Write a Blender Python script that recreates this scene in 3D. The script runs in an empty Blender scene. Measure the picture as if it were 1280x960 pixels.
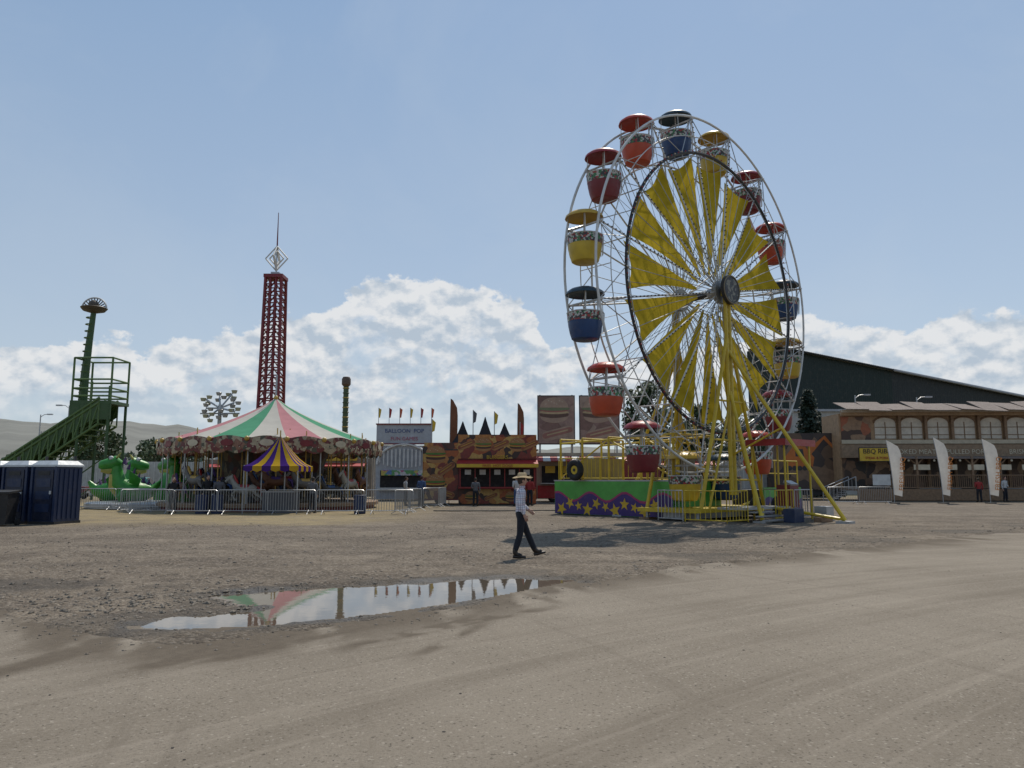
import bpy, math, random
import numpy as np
from mathutils import Vector, Matrix, Euler
from mathutils import noise as mn
random.seed(7); rng=np.random.default_rng(7)
sc=bpy.context.scene
sc.view_settings.view_transform='Standard'; sc.view_settings.look='None'; sc.view_settings.exposure=0
R=math.radians
# ------------------------------------------------------------------ materials
MATS={}
def newmat(name):
    m=bpy.data.materials.new(name); m.use_nodes=True
    nt=m.node_tree; bs=nt.nodes['Principled BSDF']
    return m,nt,bs
def N(nt,t,**k):
    n=nt.nodes.new(t)
    for a,b in k.items(): setattr(n,a,b)
    return n
def mixc(nt,f,a,b,blend='MIX'):
    n=N(nt,'ShaderNodeMix',data_type='RGBA',blend_type=blend)
    for i,v in ((0,f),(6,a),(7,b)):
        if hasattr(v,'is_linked'): nt.links.new(v,n.inputs[i])
        elif i==0: n.inputs[0].default_value=v
        else: n.inputs[i].default_value=tuple(v)+((1,) if len(v)==3 else ())
    return n.outputs[2]
def mth(nt,op,a,b=0,c=0,clamp=False):
    n=N(nt,'ShaderNodeMath',operation=op); n.use_clamp=clamp
    for i,v in enumerate((a,b,c)):
        if hasattr(v,'is_linked'): nt.links.new(v,n.inputs[i])
        else: n.inputs[i].default_value=v
    return n.outputs[0]
def noi(nt,vec,scale,detail=5,rough=.55,dist=0):
    n=N(nt,'ShaderNodeTexNoise'); n.inputs['Scale'].default_value=scale
    n.inputs['Detail'].default_value=detail; n.inputs['Roughness'].default_value=rough
    n.inputs['Distortion'].default_value=dist
    if vec is not None: nt.links.new(vec,n.inputs['Vector'])
    return n.outputs['Fac']
def mrange(nt,v,a,b,c=0,d=1,smooth=False):
    n=N(nt,'ShaderNodeMapRange'); n.interpolation_type='SMOOTHSTEP' if smooth else 'LINEAR'
    nt.links.new(v,n.inputs[0])
    for i,x in zip((1,2,3,4),(a,b,c,d)):
        if hasattr(x,'is_linked'): nt.links.new(x,n.inputs[i])
        else: n.inputs[i].default_value=x
    return n.outputs[0]
def bumpn(nt,bs,h,strength=.3,dist=.02):
    b=N(nt,'ShaderNodeBump'); b.inputs['Strength'].default_value=strength; b.inputs['Distance'].default_value=dist
    nt.links.new(h,b.inputs['Height']); nt.links.new(b.outputs[0],bs.inputs['Normal'])
def mat(name,col,rough=.55,metal=0,var=.25,scale=2.5,bump=0,bscale=25,dirt=.25):
    if name in MATS: return MATS[name]
    m,nt,bs=newmat(name)
    tc=N(nt,'ShaderNodeTexCoord').outputs['Object']
    f=mrange(nt,noi(nt,tc,scale,6,.6),.3,.7)
    c2=tuple(x*(1-var) for x in col)
    c=mixc(nt,f,c2,col)
    if dirt>0:
        g=mrange(nt,noi(nt,tc,scale*.6+.7,8,.7),.52,.75,0,dirt)
        c=mixc(nt,g,c,(.16,.13,.10))
    nt.links.new(c,bs.inputs['Base Color'])
    r=mrange(nt,noi(nt,tc,scale*3,4),.3,.7,max(.02,rough-.1),min(1,rough+.12))
    nt.links.new(r,bs.inputs['Roughness']); bs.inputs['Metallic'].default_value=metal
    if bump: bumpn(nt,bs,noi(nt,tc,bscale,5),bump,.02)
    MATS[name]=m; return m
def ribbed(name,col,scale,axis='X',rough=.5,strength=.8):
    if name in MATS: return MATS[name]
    m=mat(name,col,rough); nt=m.node_tree; bs=nt.nodes['Principled BSDF']
    tc=N(nt,'ShaderNodeTexCoord').outputs['Object']
    w=N(nt,'ShaderNodeTexWave'); w.bands_direction=axis; w.inputs['Scale'].default_value=scale
    nt.links.new(tc,w.inputs['Vector']); bumpn(nt,bs,w.outputs['Fac'],strength,.04); return m
def mosaic(name,scale,cols,sx=1,sz=1,rough=.5):
    if name in MATS: return MATS[name]
    m,nt,bs=newmat(name)
    tc=N(nt,'ShaderNodeTexCoord').outputs['Object']
    mp=N(nt,'ShaderNodeMapping'); nt.links.new(tc,mp.inputs[0]); mp.inputs['Scale'].default_value=(sx,sx,sz)
    nn=N(nt,'ShaderNodeTexNoise'); nn.inputs['Scale'].default_value=scale*.6; nt.links.new(mp.outputs[0],nn.inputs['Vector'])
    vm=N(nt,'ShaderNodeVectorMath',operation='MULTIPLY_ADD'); nt.links.new(nn.outputs['Color'],vm.inputs[0])
    vm.inputs[1].default_value=(.7/scale*2,)*3; nt.links.new(mp.outputs[0],vm.inputs[2])
    v=N(nt,'ShaderNodeTexVoronoi'); v.inputs['Scale'].default_value=scale; nt.links.new(vm.outputs[0],v.inputs['Vector'])
    sp=N(nt,'ShaderNodeSeparateColor'); nt.links.new(v.outputs['Color'],sp.inputs[0])
    cr=N(nt,'ShaderNodeValToRGB'); cr.color_ramp.interpolation='CONSTANT'
    e=cr.color_ramp.elements
    while len(e)<len(cols): e.new(.5)
    for i,c in enumerate(cols): e[i].position=i/len(cols); e[i].color=tuple(c)+(1,)
    nt.links.new(sp.outputs[0],cr.inputs[0])
    c=mixc(nt,mrange(nt,noi(nt,tc,scale*3,4),.4,.7,0,.4),cr.outputs[0],(.05,.03,.02))
    nt.links.new(c,bs.inputs['Base Color']); bs.inputs['Roughness'].default_value=rough
    MATS[name]=m; return m
def cloth(name,col,tr=.5,var=.25):
    if name in MATS: return MATS[name]
    m,nt,bs=newmat(name); nt.nodes.remove(bs)
    tc=N(nt,'ShaderNodeTexCoord').outputs['Object']
    c=mixc(nt,mrange(nt,noi(nt,tc,1.5,6,.6),.3,.7),tuple(x*(1-var) for x in col),col)
    d=N(nt,'ShaderNodeBsdfDiffuse'); t=N(nt,'ShaderNodeBsdfTranslucent'); mx=N(nt,'ShaderNodeMixShader')
    nt.links.new(c,d.inputs[0]); nt.links.new(c,t.inputs[0]); mx.inputs[0].default_value=tr
    nt.links.new(d.outputs[0],mx.inputs[1]); nt.links.new(t.outputs[0],mx.inputs[2])
    nt.links.new(mx.outputs[0],nt.nodes['Material Output'].inputs[0]); MATS[name]=m; return m

YEL=mat('yellow_paint',(.60,.42,.02),.45); WHT=mat('white_paint',(.62,.62,.60),.5)
STEEL=mat('galvanised_steel',(.40,.41,.42),.4,.6); DARK=mat('dark_metal',(.03,.03,.033),.5)
RED=mat('red_paint',(.34,.02,.02),.4); ORG=mat('orange_paint',(.55,.09,.02),.4)
BLU=mat('blue_paint',(.006,.045,.15),.4); CYEL=mat('car_yellow_paint',(.55,.38,.03),.4)
RUB=mat('tyre_rubber',(.02,.02,.02),.8); GRN=mat('lime_green_paint',(.08,.36,.05),.45)
PUR=mat('purple_vinyl',(.055,.022,.16),.5); BLK=mat('black_panel',(.015,.015,.017),.5)
WOOD=mat('weathered_wood',(.26,.16,.09),.7,0,.4,6,.4,20); CREAM=mat('cream_panel',(.6,.52,.38),.6)
MAR=mat('maroon_paint',(.18,.015,.02),.45); GOLD=mat('gold_paint',(.5,.32,.06),.4)
SKIN=mat('skin',(.42,.24,.17),.5,0,.1,20,0,25,0)
# ------------------------------------------------------------------ mesh builder
class Bld:
    def __init__(s): s.parts={}; s.M=Matrix.Identity(4)
    def add(s,part,m,vs,fs):
        p=s.parts.setdefault(part,([],[],m)); o=len(p[0]); M=s.M
        for v in vs: p[0].append(tuple(M@Vector(v)))
        for f in fs: p[1].append(tuple(i+o for i in f))
    def box(s,part,m,c,sz,rz=0,ry=0,rx=0):
        Mx=Matrix.Translation(c)@Euler((rx,ry,rz)).to_matrix().to_4x4()
        vs=[Mx@Vector((x*sz[0]/2,y*sz[1]/2,z*sz[2]/2)) for x in(-1,1) for y in(-1,1) for z in(-1,1)]
        s.add(part,m,vs,[(0,1,3,2),(4,6,7,5),(0,4,5,1),(2,3,7,6),(0,2,6,4),(1,5,7,3)])
    def tube(s,part,m,a,b,r,seg=6,r2=None):
        s.sweep(part,m,[a,b],[r,r if r2 is None else r2],seg)
    def sweep(s,part,m,pts,rad,seg=8,closed=False,ref=None,flat=1.0):
        pts=[Vector(p) for p in pts]; n=len(pts)
        if not hasattr(rad,'__len__'): rad=[rad]*n
        vs=[];fs=[]; prev=None
        for i,p in enumerate(pts):
            if closed: t=pts[(i+1)%n]-pts[i-1]
            else: t=pts[min(i+1,n-1)]-pts[max(i-1,0)]
            if t.length<1e-9: t=Vector((0,0,1))
            t.normalize()
            rf=Vector(ref) if ref is not None else (prev if prev is not None else (Vector((0,0,1)) if abs(t.z)<.9 else Vector((1,0,0))))
            u=rf-t*rf.dot(t)
            if u.length<1e-4: u=t.orthogonal()
            u.normalize(); w=t.cross(u); prev=u
            for k in range(seg):
                a=2*math.pi*k/seg; vs.append(p+(u*math.cos(a)+w*math.sin(a)*flat)*rad[i])
        for i in range(n if closed else n-1):
            j=(i+1)%n
            for k in range(seg):
                l=(k+1)%seg; fs.append((i*seg+k,i*seg+l,j*seg+l,j*seg+k))
        if not closed:
            fs.append(tuple(range(seg))[::-1]); fs.append(tuple((n-1)*seg+k for k in range(seg)))
        s.add(part,m,vs,fs)
    def ring(s,part,m,c,Rr,r,seg=64,ts=6,axis='Y'):
        pts=[]
        for i in range(seg):
            a=2*math.pi*i/seg
            q=(math.cos(a)*Rr,0,math.sin(a)*Rr) if axis=='Y' else ((math.cos(a)*Rr,math.sin(a)*Rr,0) if axis=='Z' else (0,math.cos(a)*Rr,math.sin(a)*Rr))
            pts.append(Vector(c)+Vector(q))
        s.sweep(part,m,pts,r,ts,True,{'Y':(0,1,0),'Z':(0,0,1),'X':(1,0,0)}[axis])
    def lathe(s,part,m,prof,c=(0,0,0),seg=24,a0=0,a1=2*math.pi):
        full=abs(a1-a0-2*math.pi)<1e-6; k=seg if full else seg+1
        vs=[];fs=[]
        for r,z in prof:
            for i in range(k):
                a=a0+(a1-a0)*i/seg; vs.append((c[0]+r*math.cos(a),c[1]+r*math.sin(a),c[2]+z))
        for j in range(len(prof)-1):
            for i in range(seg):
                l=(i+1)%k; fs.append((j*k+i,j*k+l,(j+1)*k+l,(j+1)*k+i))
        s.add(part,m,vs,fs)
    def ball(s,part,m,c,r,seg=10,sc3=(1,1,1)):
        pr=[(max(1e-4,math.sin(math.pi*i/(seg//2+1)))*1,-math.cos(math.pi*i/(seg//2+1))) for i in range(seg//2+2)]
        old=s.M; s.M=old@Matrix.Translation(c)@Matrix.Diagonal((r*sc3[0],r*sc3[1],r*sc3[2],1))
        s.lathe(part,m,pr,(0,0,0),seg); s.M=old
    def poly(s,part,m,pts): s.add(part,m,pts,[tuple(range(len(pts)))])
    def make(s,name,loc=(0,0,0),rz=0):
        e=bpy.data.objects.new(name,None); sc.collection.objects.link(e); e.empty_display_size=.3
        e.location=loc; e.rotation_euler=(0,0,rz)
        for pn,(v,f,m) in s.parts.items():
            me=bpy.data.meshes.new(pn); me.from_pydata(v,[],f); me.materials.append(m)
            me.polygons.foreach_set('use_smooth',[True]*len(me.polygons))
            try: me.set_sharp_from_angle(angle=R(38))
            except Exception: pass
            me.update(); o=bpy.data.objects.new(pn,me); sc.collection.objects.link(o); o.parent=e
        return e
def clone(e,name,loc,rz=0):
    n=bpy.data.objects.new(name,None); sc.collection.objects.link(n); n.location=loc; n.rotation_euler=(0,0,rz)
    for c in e.children:
        o=bpy.data.objects.new(c.name.split('.')[0],c.data); sc.collection.objects.link(o); o.parent=n
        o.location=c.location; o.rotation_euler=c.rotation_euler
    return n
def text(parent,body,loc,size,m,rz=0,ext=.01,sx=1):
    cu=bpy.data.curves.new('lettering','FONT'); cu.body=body; cu.size=size; cu.align_x='CENTER'; cu.extrude=ext; cu.resolution_u=3
    cu.materials.append(m); o=bpy.data.objects.new('lettering',cu); sc.collection.objects.link(o)
    o.parent=parent; o.location=loc; o.rotation_euler=(R(90),0,rz); o.scale=(sx,1,1); return o
# ------------------------------------------------------------------ camera
cam=bpy.data.cameras.new('camera'); co=bpy.data.objects.new('camera',cam); sc.collection.objects.link(co)
co.location=(0,0,1.6); co.rotation_euler=(R(97.2),0,0); cam.lens=26.7; cam.sensor_width=36; cam.clip_end=8000; cam.clip_start=.05
sc.camera=co
# ------------------------------------------------------------------ light
EL,AZ=R(56),R(17.5)
S=Vector((math.sin(AZ)*math.cos(EL),math.cos(AZ)*math.cos(EL),math.sin(EL)))
sl=bpy.data.lights.new('sun','SUN'); sl.energy=3.8; sl.angle=R(.6); sl.color=(1,.92,.80)
so=bpy.data.objects.new('sun',sl); sc.collection.objects.link(so); so.rotation_euler=S.to_track_quat('Z','Y').to_euler(); so.location=(0,0,60)
w=bpy.data.worlds.new('World'); sc.world=w; w.use_nodes=True; nt=w.node_tree; bg=nt.nodes['Background']
sky=N(nt,'ShaderNodeTexSky',sky_type='NISHITA'); sky.sun_disc=False; sky.sun_elevation=EL; sky.sun_rotation=AZ
sky.air_density=1.0; sky.dust_density=.7; sky.ozone_density=1.5
tc=N(nt,'ShaderNodeTexCoord').outputs['Generated']
sp=N(nt,'ShaderNodeSeparateXYZ'); nt.links.new(tc,sp.inputs[0]); X,Y,Z=sp.outputs
az=mth(nt,'MULTIPLY',mth(nt,'ARCTAN2',X,Y),180/math.pi)
el=mth(nt,'MULTIPLY',mth(nt,'ARCSINE',Z),180/math.pi)
cv=N(nt,'ShaderNodeCombineXYZ'); nt.links.new(az,cv.inputs[0]); nt.links.new(mth(nt,'MULTIPLY',el,1.35),cv.inputs[1])
V=cv.outputs[0]
va=N(nt,'ShaderNodeVectorMath',operation='ADD'); nt.links.new(V,va.inputs[0]); va.inputs[1].default_value=(.25,.8,0); V2=va.outputs[0]
n1=noi(nt,V,.16,9,.55); n2=noi(nt,V,.7,7,.6); n3=noi(nt,V,.17,9,.62,.3)
r1=noi(nt,V,.40,9,.55); r2=noi(nt,V2,.40,9,.55)
prof=[(-38,7.2),(-31.9,8.4),(-28.5,9.9),(-26,8.9),(-23.6,10.4),(-19.9,10.8),(-17.1,12.1),(-14.3,12.5),(-12,14.5),(-9,14.9),(-5.5,15.4),(-2.4,15.0),(.6,13.8),(1.7,12.4),(3,10.3),(5.5,10.2),(9,9.4),(15,9.9),(21,11.8),(24,11.5),(26,10.8),(28.5,10.8),(31.6,11.2),(34.2,10.2),(39,9)]
cr=N(nt,'ShaderNodeValToRGB'); e=cr.color_ramp.elements
while len(e)<len(prof): e.new(.5)
for i,(a,h) in enumerate(prof): e[i].position=(a+40)/80; e[i].color=(h/20,)*3+(1,)
nt.links.new(mrange(nt,az,-40,40),cr.inputs[0])
top=mth(nt,'MULTIPLY',cr.outputs[0],20)
h=mth(nt,'SUBTRACT',top,el)
h=mth(nt,'ADD',h,mth(nt,'MULTIPLY',mth(nt,'SUBTRACT',n1,.53),5.0))
h=mth(nt,'ADD',h,mth(nt,'MULTIPLY',mth(nt,'SUBTRACT',n2,.5),2.6))
edge=mrange(nt,h,0,.45,0,1,True)
hb=mth(nt,'ADD',n3,mrange(nt,h,0,3.2,.18,0))
brk=mrange(nt,hb,.38,.52,.30,1,True)
fade=mrange(nt,el,2.0,7.0,.0,1,True)
mask=mth(nt,'MULTIPLY',mth(nt,'MULTIPLY',edge,brk),fade)
painted_relief=mth(nt,'MULTIPLY',mth(nt,'SUBTRACT',r1,r2),5.0)
sh=mth(nt,'ADD',mrange(nt,h,0,4.5,.85,.38),painted_relief,clamp=True)  # sunlit and shaded sides of the clouds painted into their colour
cc=mixc(nt,sh,(4.4,5.15,6.0),(7.5,7.6,7.7))
hcol=mixc(nt,mrange(nt,el,1,34,0,1),(5.0,5.8,6.6),(2.6,3.95,5.9))
hz=mth(nt,'ADD',.72,mth(nt,'MULTIPLY',mth(nt,'SUBTRACT',noi(nt,V,.05,5),.5),.2),clamp=True)
base=mixc(nt,hz,sky.outputs[0],hcol)
base=mixc(nt,mrange(nt,noi(nt,V,.045,6,.6,.5),.45,.75,0,.2),base,(5.6,6.2,6.8))
fin=mixc(nt,mth(nt,'MULTIPLY',mask,.93),base,cc)
nt.links.new(fin,bg.inputs[0]); bg.inputs[1].default_value=.104
# ------------------------------------------------------------------ ground
def vn(x,y,seed):
    ix=np.floor(x);iy=np.floor(y);fx=x-ix;fy=y-iy
    fx=fx*fx*(3-2*fx);fy=fy*fy*(3-2*fy)
    def hsh(a,b):
        q=np.sin(a*127.1+b*311.7+seed*17.3)*43758.5453; return q-np.floor(q)
    return (hsh(ix,iy)*(1-fx)+hsh(ix+1,iy)*fx)*(1-fy)+(hsh(ix,iy+1)*(1-fx)+hsh(ix+1,iy+1)*fx)*fy
def fbm(x,y,s,sc_,o=4):
    r=0;a=1;t=0
    for i in range(o):
        r=r+a*vn(x*sc_*2**i+i*13.7,y*sc_*2**i-i*7.1,s+i); t+=a; a*=.55
    return r/t
def sst(a,b,v):
    t=np.clip((v-a)/(b-a),0,1); return t*t*(3-2*t)
RX=[-200,-40,-14,-9,-6.88,-5.34,-3.76,-2.53,-1.34,-.21,1.27,4.07,8.94,16.07,30,60,200]
RY=[30,16,13,11.3,10.1,8.8,7.85,8.15,9.1,10.3,12.3,15.15,18.8,24.2,31,40,60]
def yb(x): return np.interp(x,RX,RY)
PUD=np.array([(-4.05,8.6),(-3.85,9.12),(-3.13,9.5),(-2.90,10.0),(-3.52,10.4),(-4.05,10.85),(-3.63,11.3),(-2.55,11.75),(-1.27,12.25),(0,12.75),(.84,12.6),(.93,12.07),(.47,11.46),(-.38,10.75),(-1.22,10.0),(-1.8,9.3),(-2.46,8.85),(-3.03,8.6)])
def pud_sd(x,y):
    d=np.full(x.shape,1e9); ins=np.zeros(x.shape,bool); n=len(PUD)
    for i in range(n):
        a=PUD[i];b=PUD[(i+1)%n]; ex,ey=b-a
        t=np.clip(((x-a[0])*ex+(y-a[1])*ey)/(ex*ex+ey*ey),0,1)
        d=np.minimum(d,np.hypot(x-a[0]-t*ex,y-a[1]-t*ey))
        c=((a[1]>y)!=(b[1]>y))&(x<(b[0]-a[0])*(y-a[1])/(b[1]-a[1]+1e-12)+a[0]); ins^=c
    return np.where(ins,-d,d)
def gheight(x,y):
    s=y-yb(x)
    near=sst(60,25,y)
    h=.015+(fbm(x,y,1,1.3,6)-.5)*.055*near+(fbm(x,y,9,.25,2)-.5)*.03*near
    h=h+near*.016*sst(.58,.8,fbm(x,y,5,3.2,4))
    # shallow wheel ruts following the road edge
    for off in (1.6,3.2,5.6,7.1):
        q=s-off+(fbm(x,y,91,.2,2)-.5)*1.6; h=h-.012*near*np.exp(-(q/.16)**2)
    e=-.09+.09*sst(-.35,.25,s+(fbm(x,y,3,.9,4)-.5)*1.2)
    h=h+e
    m=(x>-7)&(x<4)&(y>7)&(y<15)
    sd=np.where(m,pud_sd(x,y),5.)
    dp=sst(.38,-.12,sd+(fbm(x,y,4,2.2,5)-.5)*.6)
    h=np.where(m,h*(1-.7*dp)-.052*dp,h)
    return h,sd,s
def axis(lo,hi,st,far,g=1.12):
    a=list(np.arange(lo,hi,st)); q=st;v=a[-1]
    while v<far: q*=g; v+=q; a.append(v)
    q=st;v=lo; b=[]
    while v>-far: q*=g; v-=q; b.append(v)
    return np.array(b[::-1]+a)
xs=axis(-9,9,.045,4500); 
y1=list(np.arange(6.5,17,.04)); q=.04; v=y1[-1]
while v<4500: q*=1.025 if v<60 else 1.15; v+=q; y1.append(v)
y0=[-4500,-500,-60,-10,0,3,5,6]
ys=np.array(y0+y1)
def grid(name,xs,ys,zf,m,keep=None,attr=None):
    GX,GY=np.meshgrid(xs,ys); z=zf(GX,GY)
    v=np.stack([GX,GY,z],-1).reshape(-1,3); nx=len(xs);ny=len(ys)
    i=np.arange(nx*ny).reshape(ny,nx)
    f=np.stack([i[:-1,:-1],i[:-1,1:],i[1:,1:],i[1:,:-1]],-1).reshape(-1,4)
    if keep is not None: f=f[keep(v[f].mean(1))]
    me=bpy.data.meshes.new(name); me.vertices.add(len(v)); me.vertices.foreach_set('co',v.ravel())
    me.loops.add(f.size); me.loops.foreach_set('vertex_index',f.ravel().astype(np.int32))
    me.polygons.add(len(f)); me.polygons.foreach_set('loop_start',np.arange(0,f.size,4,dtype=np.int32))
    me.polygons.foreach_set('use_smooth',np.ones(len(f),bool))
    me.update(calc_edges=True); me.validate()
    if attr is not None:
        ca=me.color_attributes.new('mask','FLOAT_COLOR','POINT'); ca.data.foreach_set('color',attr(v[:,0],v[:,1]).astype(np.float32).ravel())
    me.materials.append(m); o=bpy.data.objects.new(name,me); sc.collection.objects.link(o); return o
gm,nt,bs=newmat('dirt_and_gravel')
pos=N(nt,'ShaderNodeTexCoord').outputs['Object']
at=N(nt,'ShaderNodeAttribute'); at.attribute_name='mask'; sp=N(nt,'ShaderNodeSeparateColor'); nt.links.new(at.outputs['Color'],sp.inputs[0])
wet,gra,far=sp.outputs
c=mixc(nt,mrange(nt,noi(nt,pos,.35,8,.65),.38,.64),(.105,.082,.060),(.205,.167,.124))
mp=N(nt,'ShaderNodeMapping'); nt.links.new(pos,mp.inputs[0]); mp.inputs['Scale'].default_value=(.16,.9,1); mp.inputs['Rotation'].default_value=(0,0,R(-20))
c=mixc(nt,mrange(nt,noi(nt,mp.outputs[0],1,8,.65),.50,.64,0,.6),c,(.065,.050,.037))
c=mixc(nt,mrange(nt,noi(nt,pos,2.2,8,.7),.45,.7,0,.7),c,(.065,.050,.037))
vo=N(nt,'ShaderNodeTexVoronoi'); vo.inputs['Scale'].default_value=28; nt.links.new(pos,vo.inputs['Vector'])
s2=N(nt,'ShaderNodeSeparateColor'); nt.links.new(vo.outputs['Color'],s2.inputs[0])
c=mixc(nt,mrange(nt,s2.outputs[0],.72,.8,0,.5),c,(.30,.255,.20))
c=mixc(nt,mrange(nt,s2.outputs[1],.8,.85,0,.5),c,(.045,.036,.028))
gg=mth(nt,'MULTIPLY',gra,mrange(nt,noi(nt,pos,1.1,8,.7),.35,.6,.2,1),clamp=True)
c=mixc(nt,gg,c,mixc(nt,noi(nt,pos,12,4),(.17,.135,.065),(.37,.29,.155)))
c=mixc(nt,wet,c,(.034,.027,.020))
c=mixc(nt,far,c,mixc(nt,noi(nt,pos,.01,6),(.20,.18,.09),(.30,.25,.14)))
nt.links.new(c,bs.inputs['Base Color'])
nt.links.new(mth(nt,'SUBTRACT',.95,mth(nt,'MULTIPLY',mth(nt,'POWER',wet,2.5),.5)),bs.inputs['Roughness'])
bs.inputs['Specular IOR Level'].default_value=.3
bumpn(nt,bs,mth(nt,'ADD',noi(nt,pos,14,8,.7),mth(nt,'MULTIPLY',vo.outputs['Distance'],-.6)),.9,.03)
def gattr(x,y):
    _,sd,s=gheight(x,y)
    wet=sst(.85,.0,sd+(fbm(x,y,21,1.5,4)-.5)*1.0)
    muddy=sst(.54,.66,fbm(x,y,31,.5,5))*sst(3.0,.3,np.abs(y-yb(x)-1.6))*.55
    g=sst(26,31,y+(fbm(x,y,41,.25,4)-.5)*8)*sst(-2,-8,x)*sst(62,50,y)
    g=np.maximum(g,.35*sst(30,34,y)*sst(-2,-8,x))
    fr=sst(60,110,y+np.abs(x)*.3)
    return np.stack([np.clip(np.maximum(wet,muddy),0,1),g,fr,np.ones_like(g)],-1)
grid('ground',xs,ys,lambda a,b:gheight(a,b)[0],gm,attr=gattr)
# road
rm,nt,bs=newmat('dusty_asphalt')
pos=N(nt,'ShaderNodeTexCoord').outputs['Object']
c=mixc(nt,mrange(nt,noi(nt,pos,.3,8,.6),.35,.65),(.178,.150,.115),(.245,.210,.165))
c=mixc(nt,mrange(nt,noi(nt,pos,26,7,.78),.42,.7,0,.5),c,(.31,.27,.22))
c=mixc(nt,mrange(nt,noi(nt,pos,55,6,.75),.5,.68,0,.6),c,(.085,.070,.053))
vo=N(nt,'ShaderNodeTexVoronoi'); vo.inputs['Scale'].default_value=62; nt.links.new(pos,vo.inputs['Vector'])
s2=N(nt,'ShaderNodeSeparateColor'); nt.links.new(vo.outputs['Color'],s2.inputs[0])
c=mixc(nt,mrange(nt,s2.outputs[0],.965,.98,0,.5),c,(.40,.36,.30))
c=mixc(nt,mrange(nt,s2.outputs[1],.955,.975,0,.6),c,(.06,.05,.04))
sp=N(nt,'ShaderNodeSeparateXYZ'); nt.links.new(pos,sp.inputs[0])
def arcs(cx,cy,k):
    dx=mth(nt,'SUBTRACT',sp.outputs[0],cx); dy=mth(nt,'SUBTRACT',sp.outputs[1],cy)
    r=mth(nt,'SQRT',mth(nt,'ADD',mth(nt,'MULTIPLY',dx,dx),mth(nt,'MULTIPLY',dy,dy)))
    a=mth(nt,'ARCTAN2',dy,dx); cv=N(nt,'ShaderNodeCombineXYZ'); nt.links.new(mth(nt,'MULTIPLY',r,k),cv.inputs[0]); nt.links.new(mth(nt,'MULTIPLY',a,2.6),cv.inputs[1])
    return noi(nt,cv.outputs[0],1,9,.70)
c=mixc(nt,mrange(nt,arcs(20,-14,1.5),.50,.64,0,.42),c,(.125,.102,.076))
c=mixc(nt,mrange(nt,arcs(26,-22,4.2),.52,.64,0,.45),c,(.29,.25,.20))
c=mixc(nt,mrange(nt,arcs(-14,2,3.0),.54,.66,0,.32),c,(.125,.102,.078))
at=N(nt,'ShaderNodeAttribute'); at.attribute_name='mask'; s3=N(nt,'ShaderNodeSeparateColor'); nt.links.new(at.outputs['Color'],s3.inputs[0])
c=mixc(nt,s3.outputs[0],c,mixc(nt,noi(nt,pos,9,6,.7),(.055,.043,.031),(.15,.12,.088)))
nt.links.new(c,bs.inputs['Base Color']); bs.inputs['Roughness'].default_value=.94; bs.inputs['Specular IOR Level'].default_value=.2
bumpn(nt,bs,noi(nt,pos,50,8,.75),.7,.015)
def rattr(x,y):
    s=yb(x)-y
    f=fbm(x*1.6+y*.5,y*.45-x*.2,51,1.1,5)
    d=sst(1.9,-.1,s+(fbm(x,y,52,1.2,4)-.5)*1.3)*sst(.42,.6,f+.1)
    def band(x0,y0,dx,dy,wd,ln):
        t=(x-x0)*dx+(y-y0)*dy; q=np.abs(-(x-x0)*dy+(y-y0)*dx+.12*np.sin(t*1.3)); return sst(wd,wd*.2,q)*sst(ln,ln*.3,np.abs(t))
    tr=band(-2.8,7.4,.35,.94,.20,1.6)+band(-2.2,7.7,.45,.89,.16,1.5)+band(-1.0,8.3,.5,.86,.2,1.6)+band(-.2,9.2,.62,.78,.18,1.4)+band(-4.2,7.0,.1,.99,.25,1.3)+band(-.6,8.0,.2,.97,.12,1.2)
    tr=tr*sst(.34,.54,fbm(x*2.2,y*2.2,61,1.4,4))
    return np.stack([np.clip(d+tr*.9,0,.92),d*0,d*0,np.ones_like(d)],-1)
rx=np.concatenate([np.arange(-60,-12,2.),np.arange(-12,17,.07),np.arange(17,120,2.)])
ry=np.concatenate([np.arange(-60,2,4.),np.arange(2,26,.07),np.arange(26,52,1.)])
grid('road',rx,ry,lambda a,b:(fbm(a,b,71,.35,3)-.5)*.012*(b<26),rm,keep=lambda p:p[:,1]<yb(p[:,0])+.55,attr=rattr)
# puddle
wm,nt,bs=newmat('puddle_water'); bs.inputs['Base Color'].default_value=(.10,.080,.058,1); bs.inputs['Roughness'].default_value=.02; bs.inputs['IOR'].default_value=1.45
pos=N(nt,'ShaderNodeTexCoord').outputs['Object']; bumpn(nt,bs,noi(nt,pos,5,3),.05,.01)
b=Bld(); b.poly('water_surface',wm,[(-5.4,8.2,0),(-1.4,8.0,0),(2.0,11,0),(2.0,13.8,0),(-5.4,13.8,0)]); b.make('puddle',(0,0,-.018))
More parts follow.
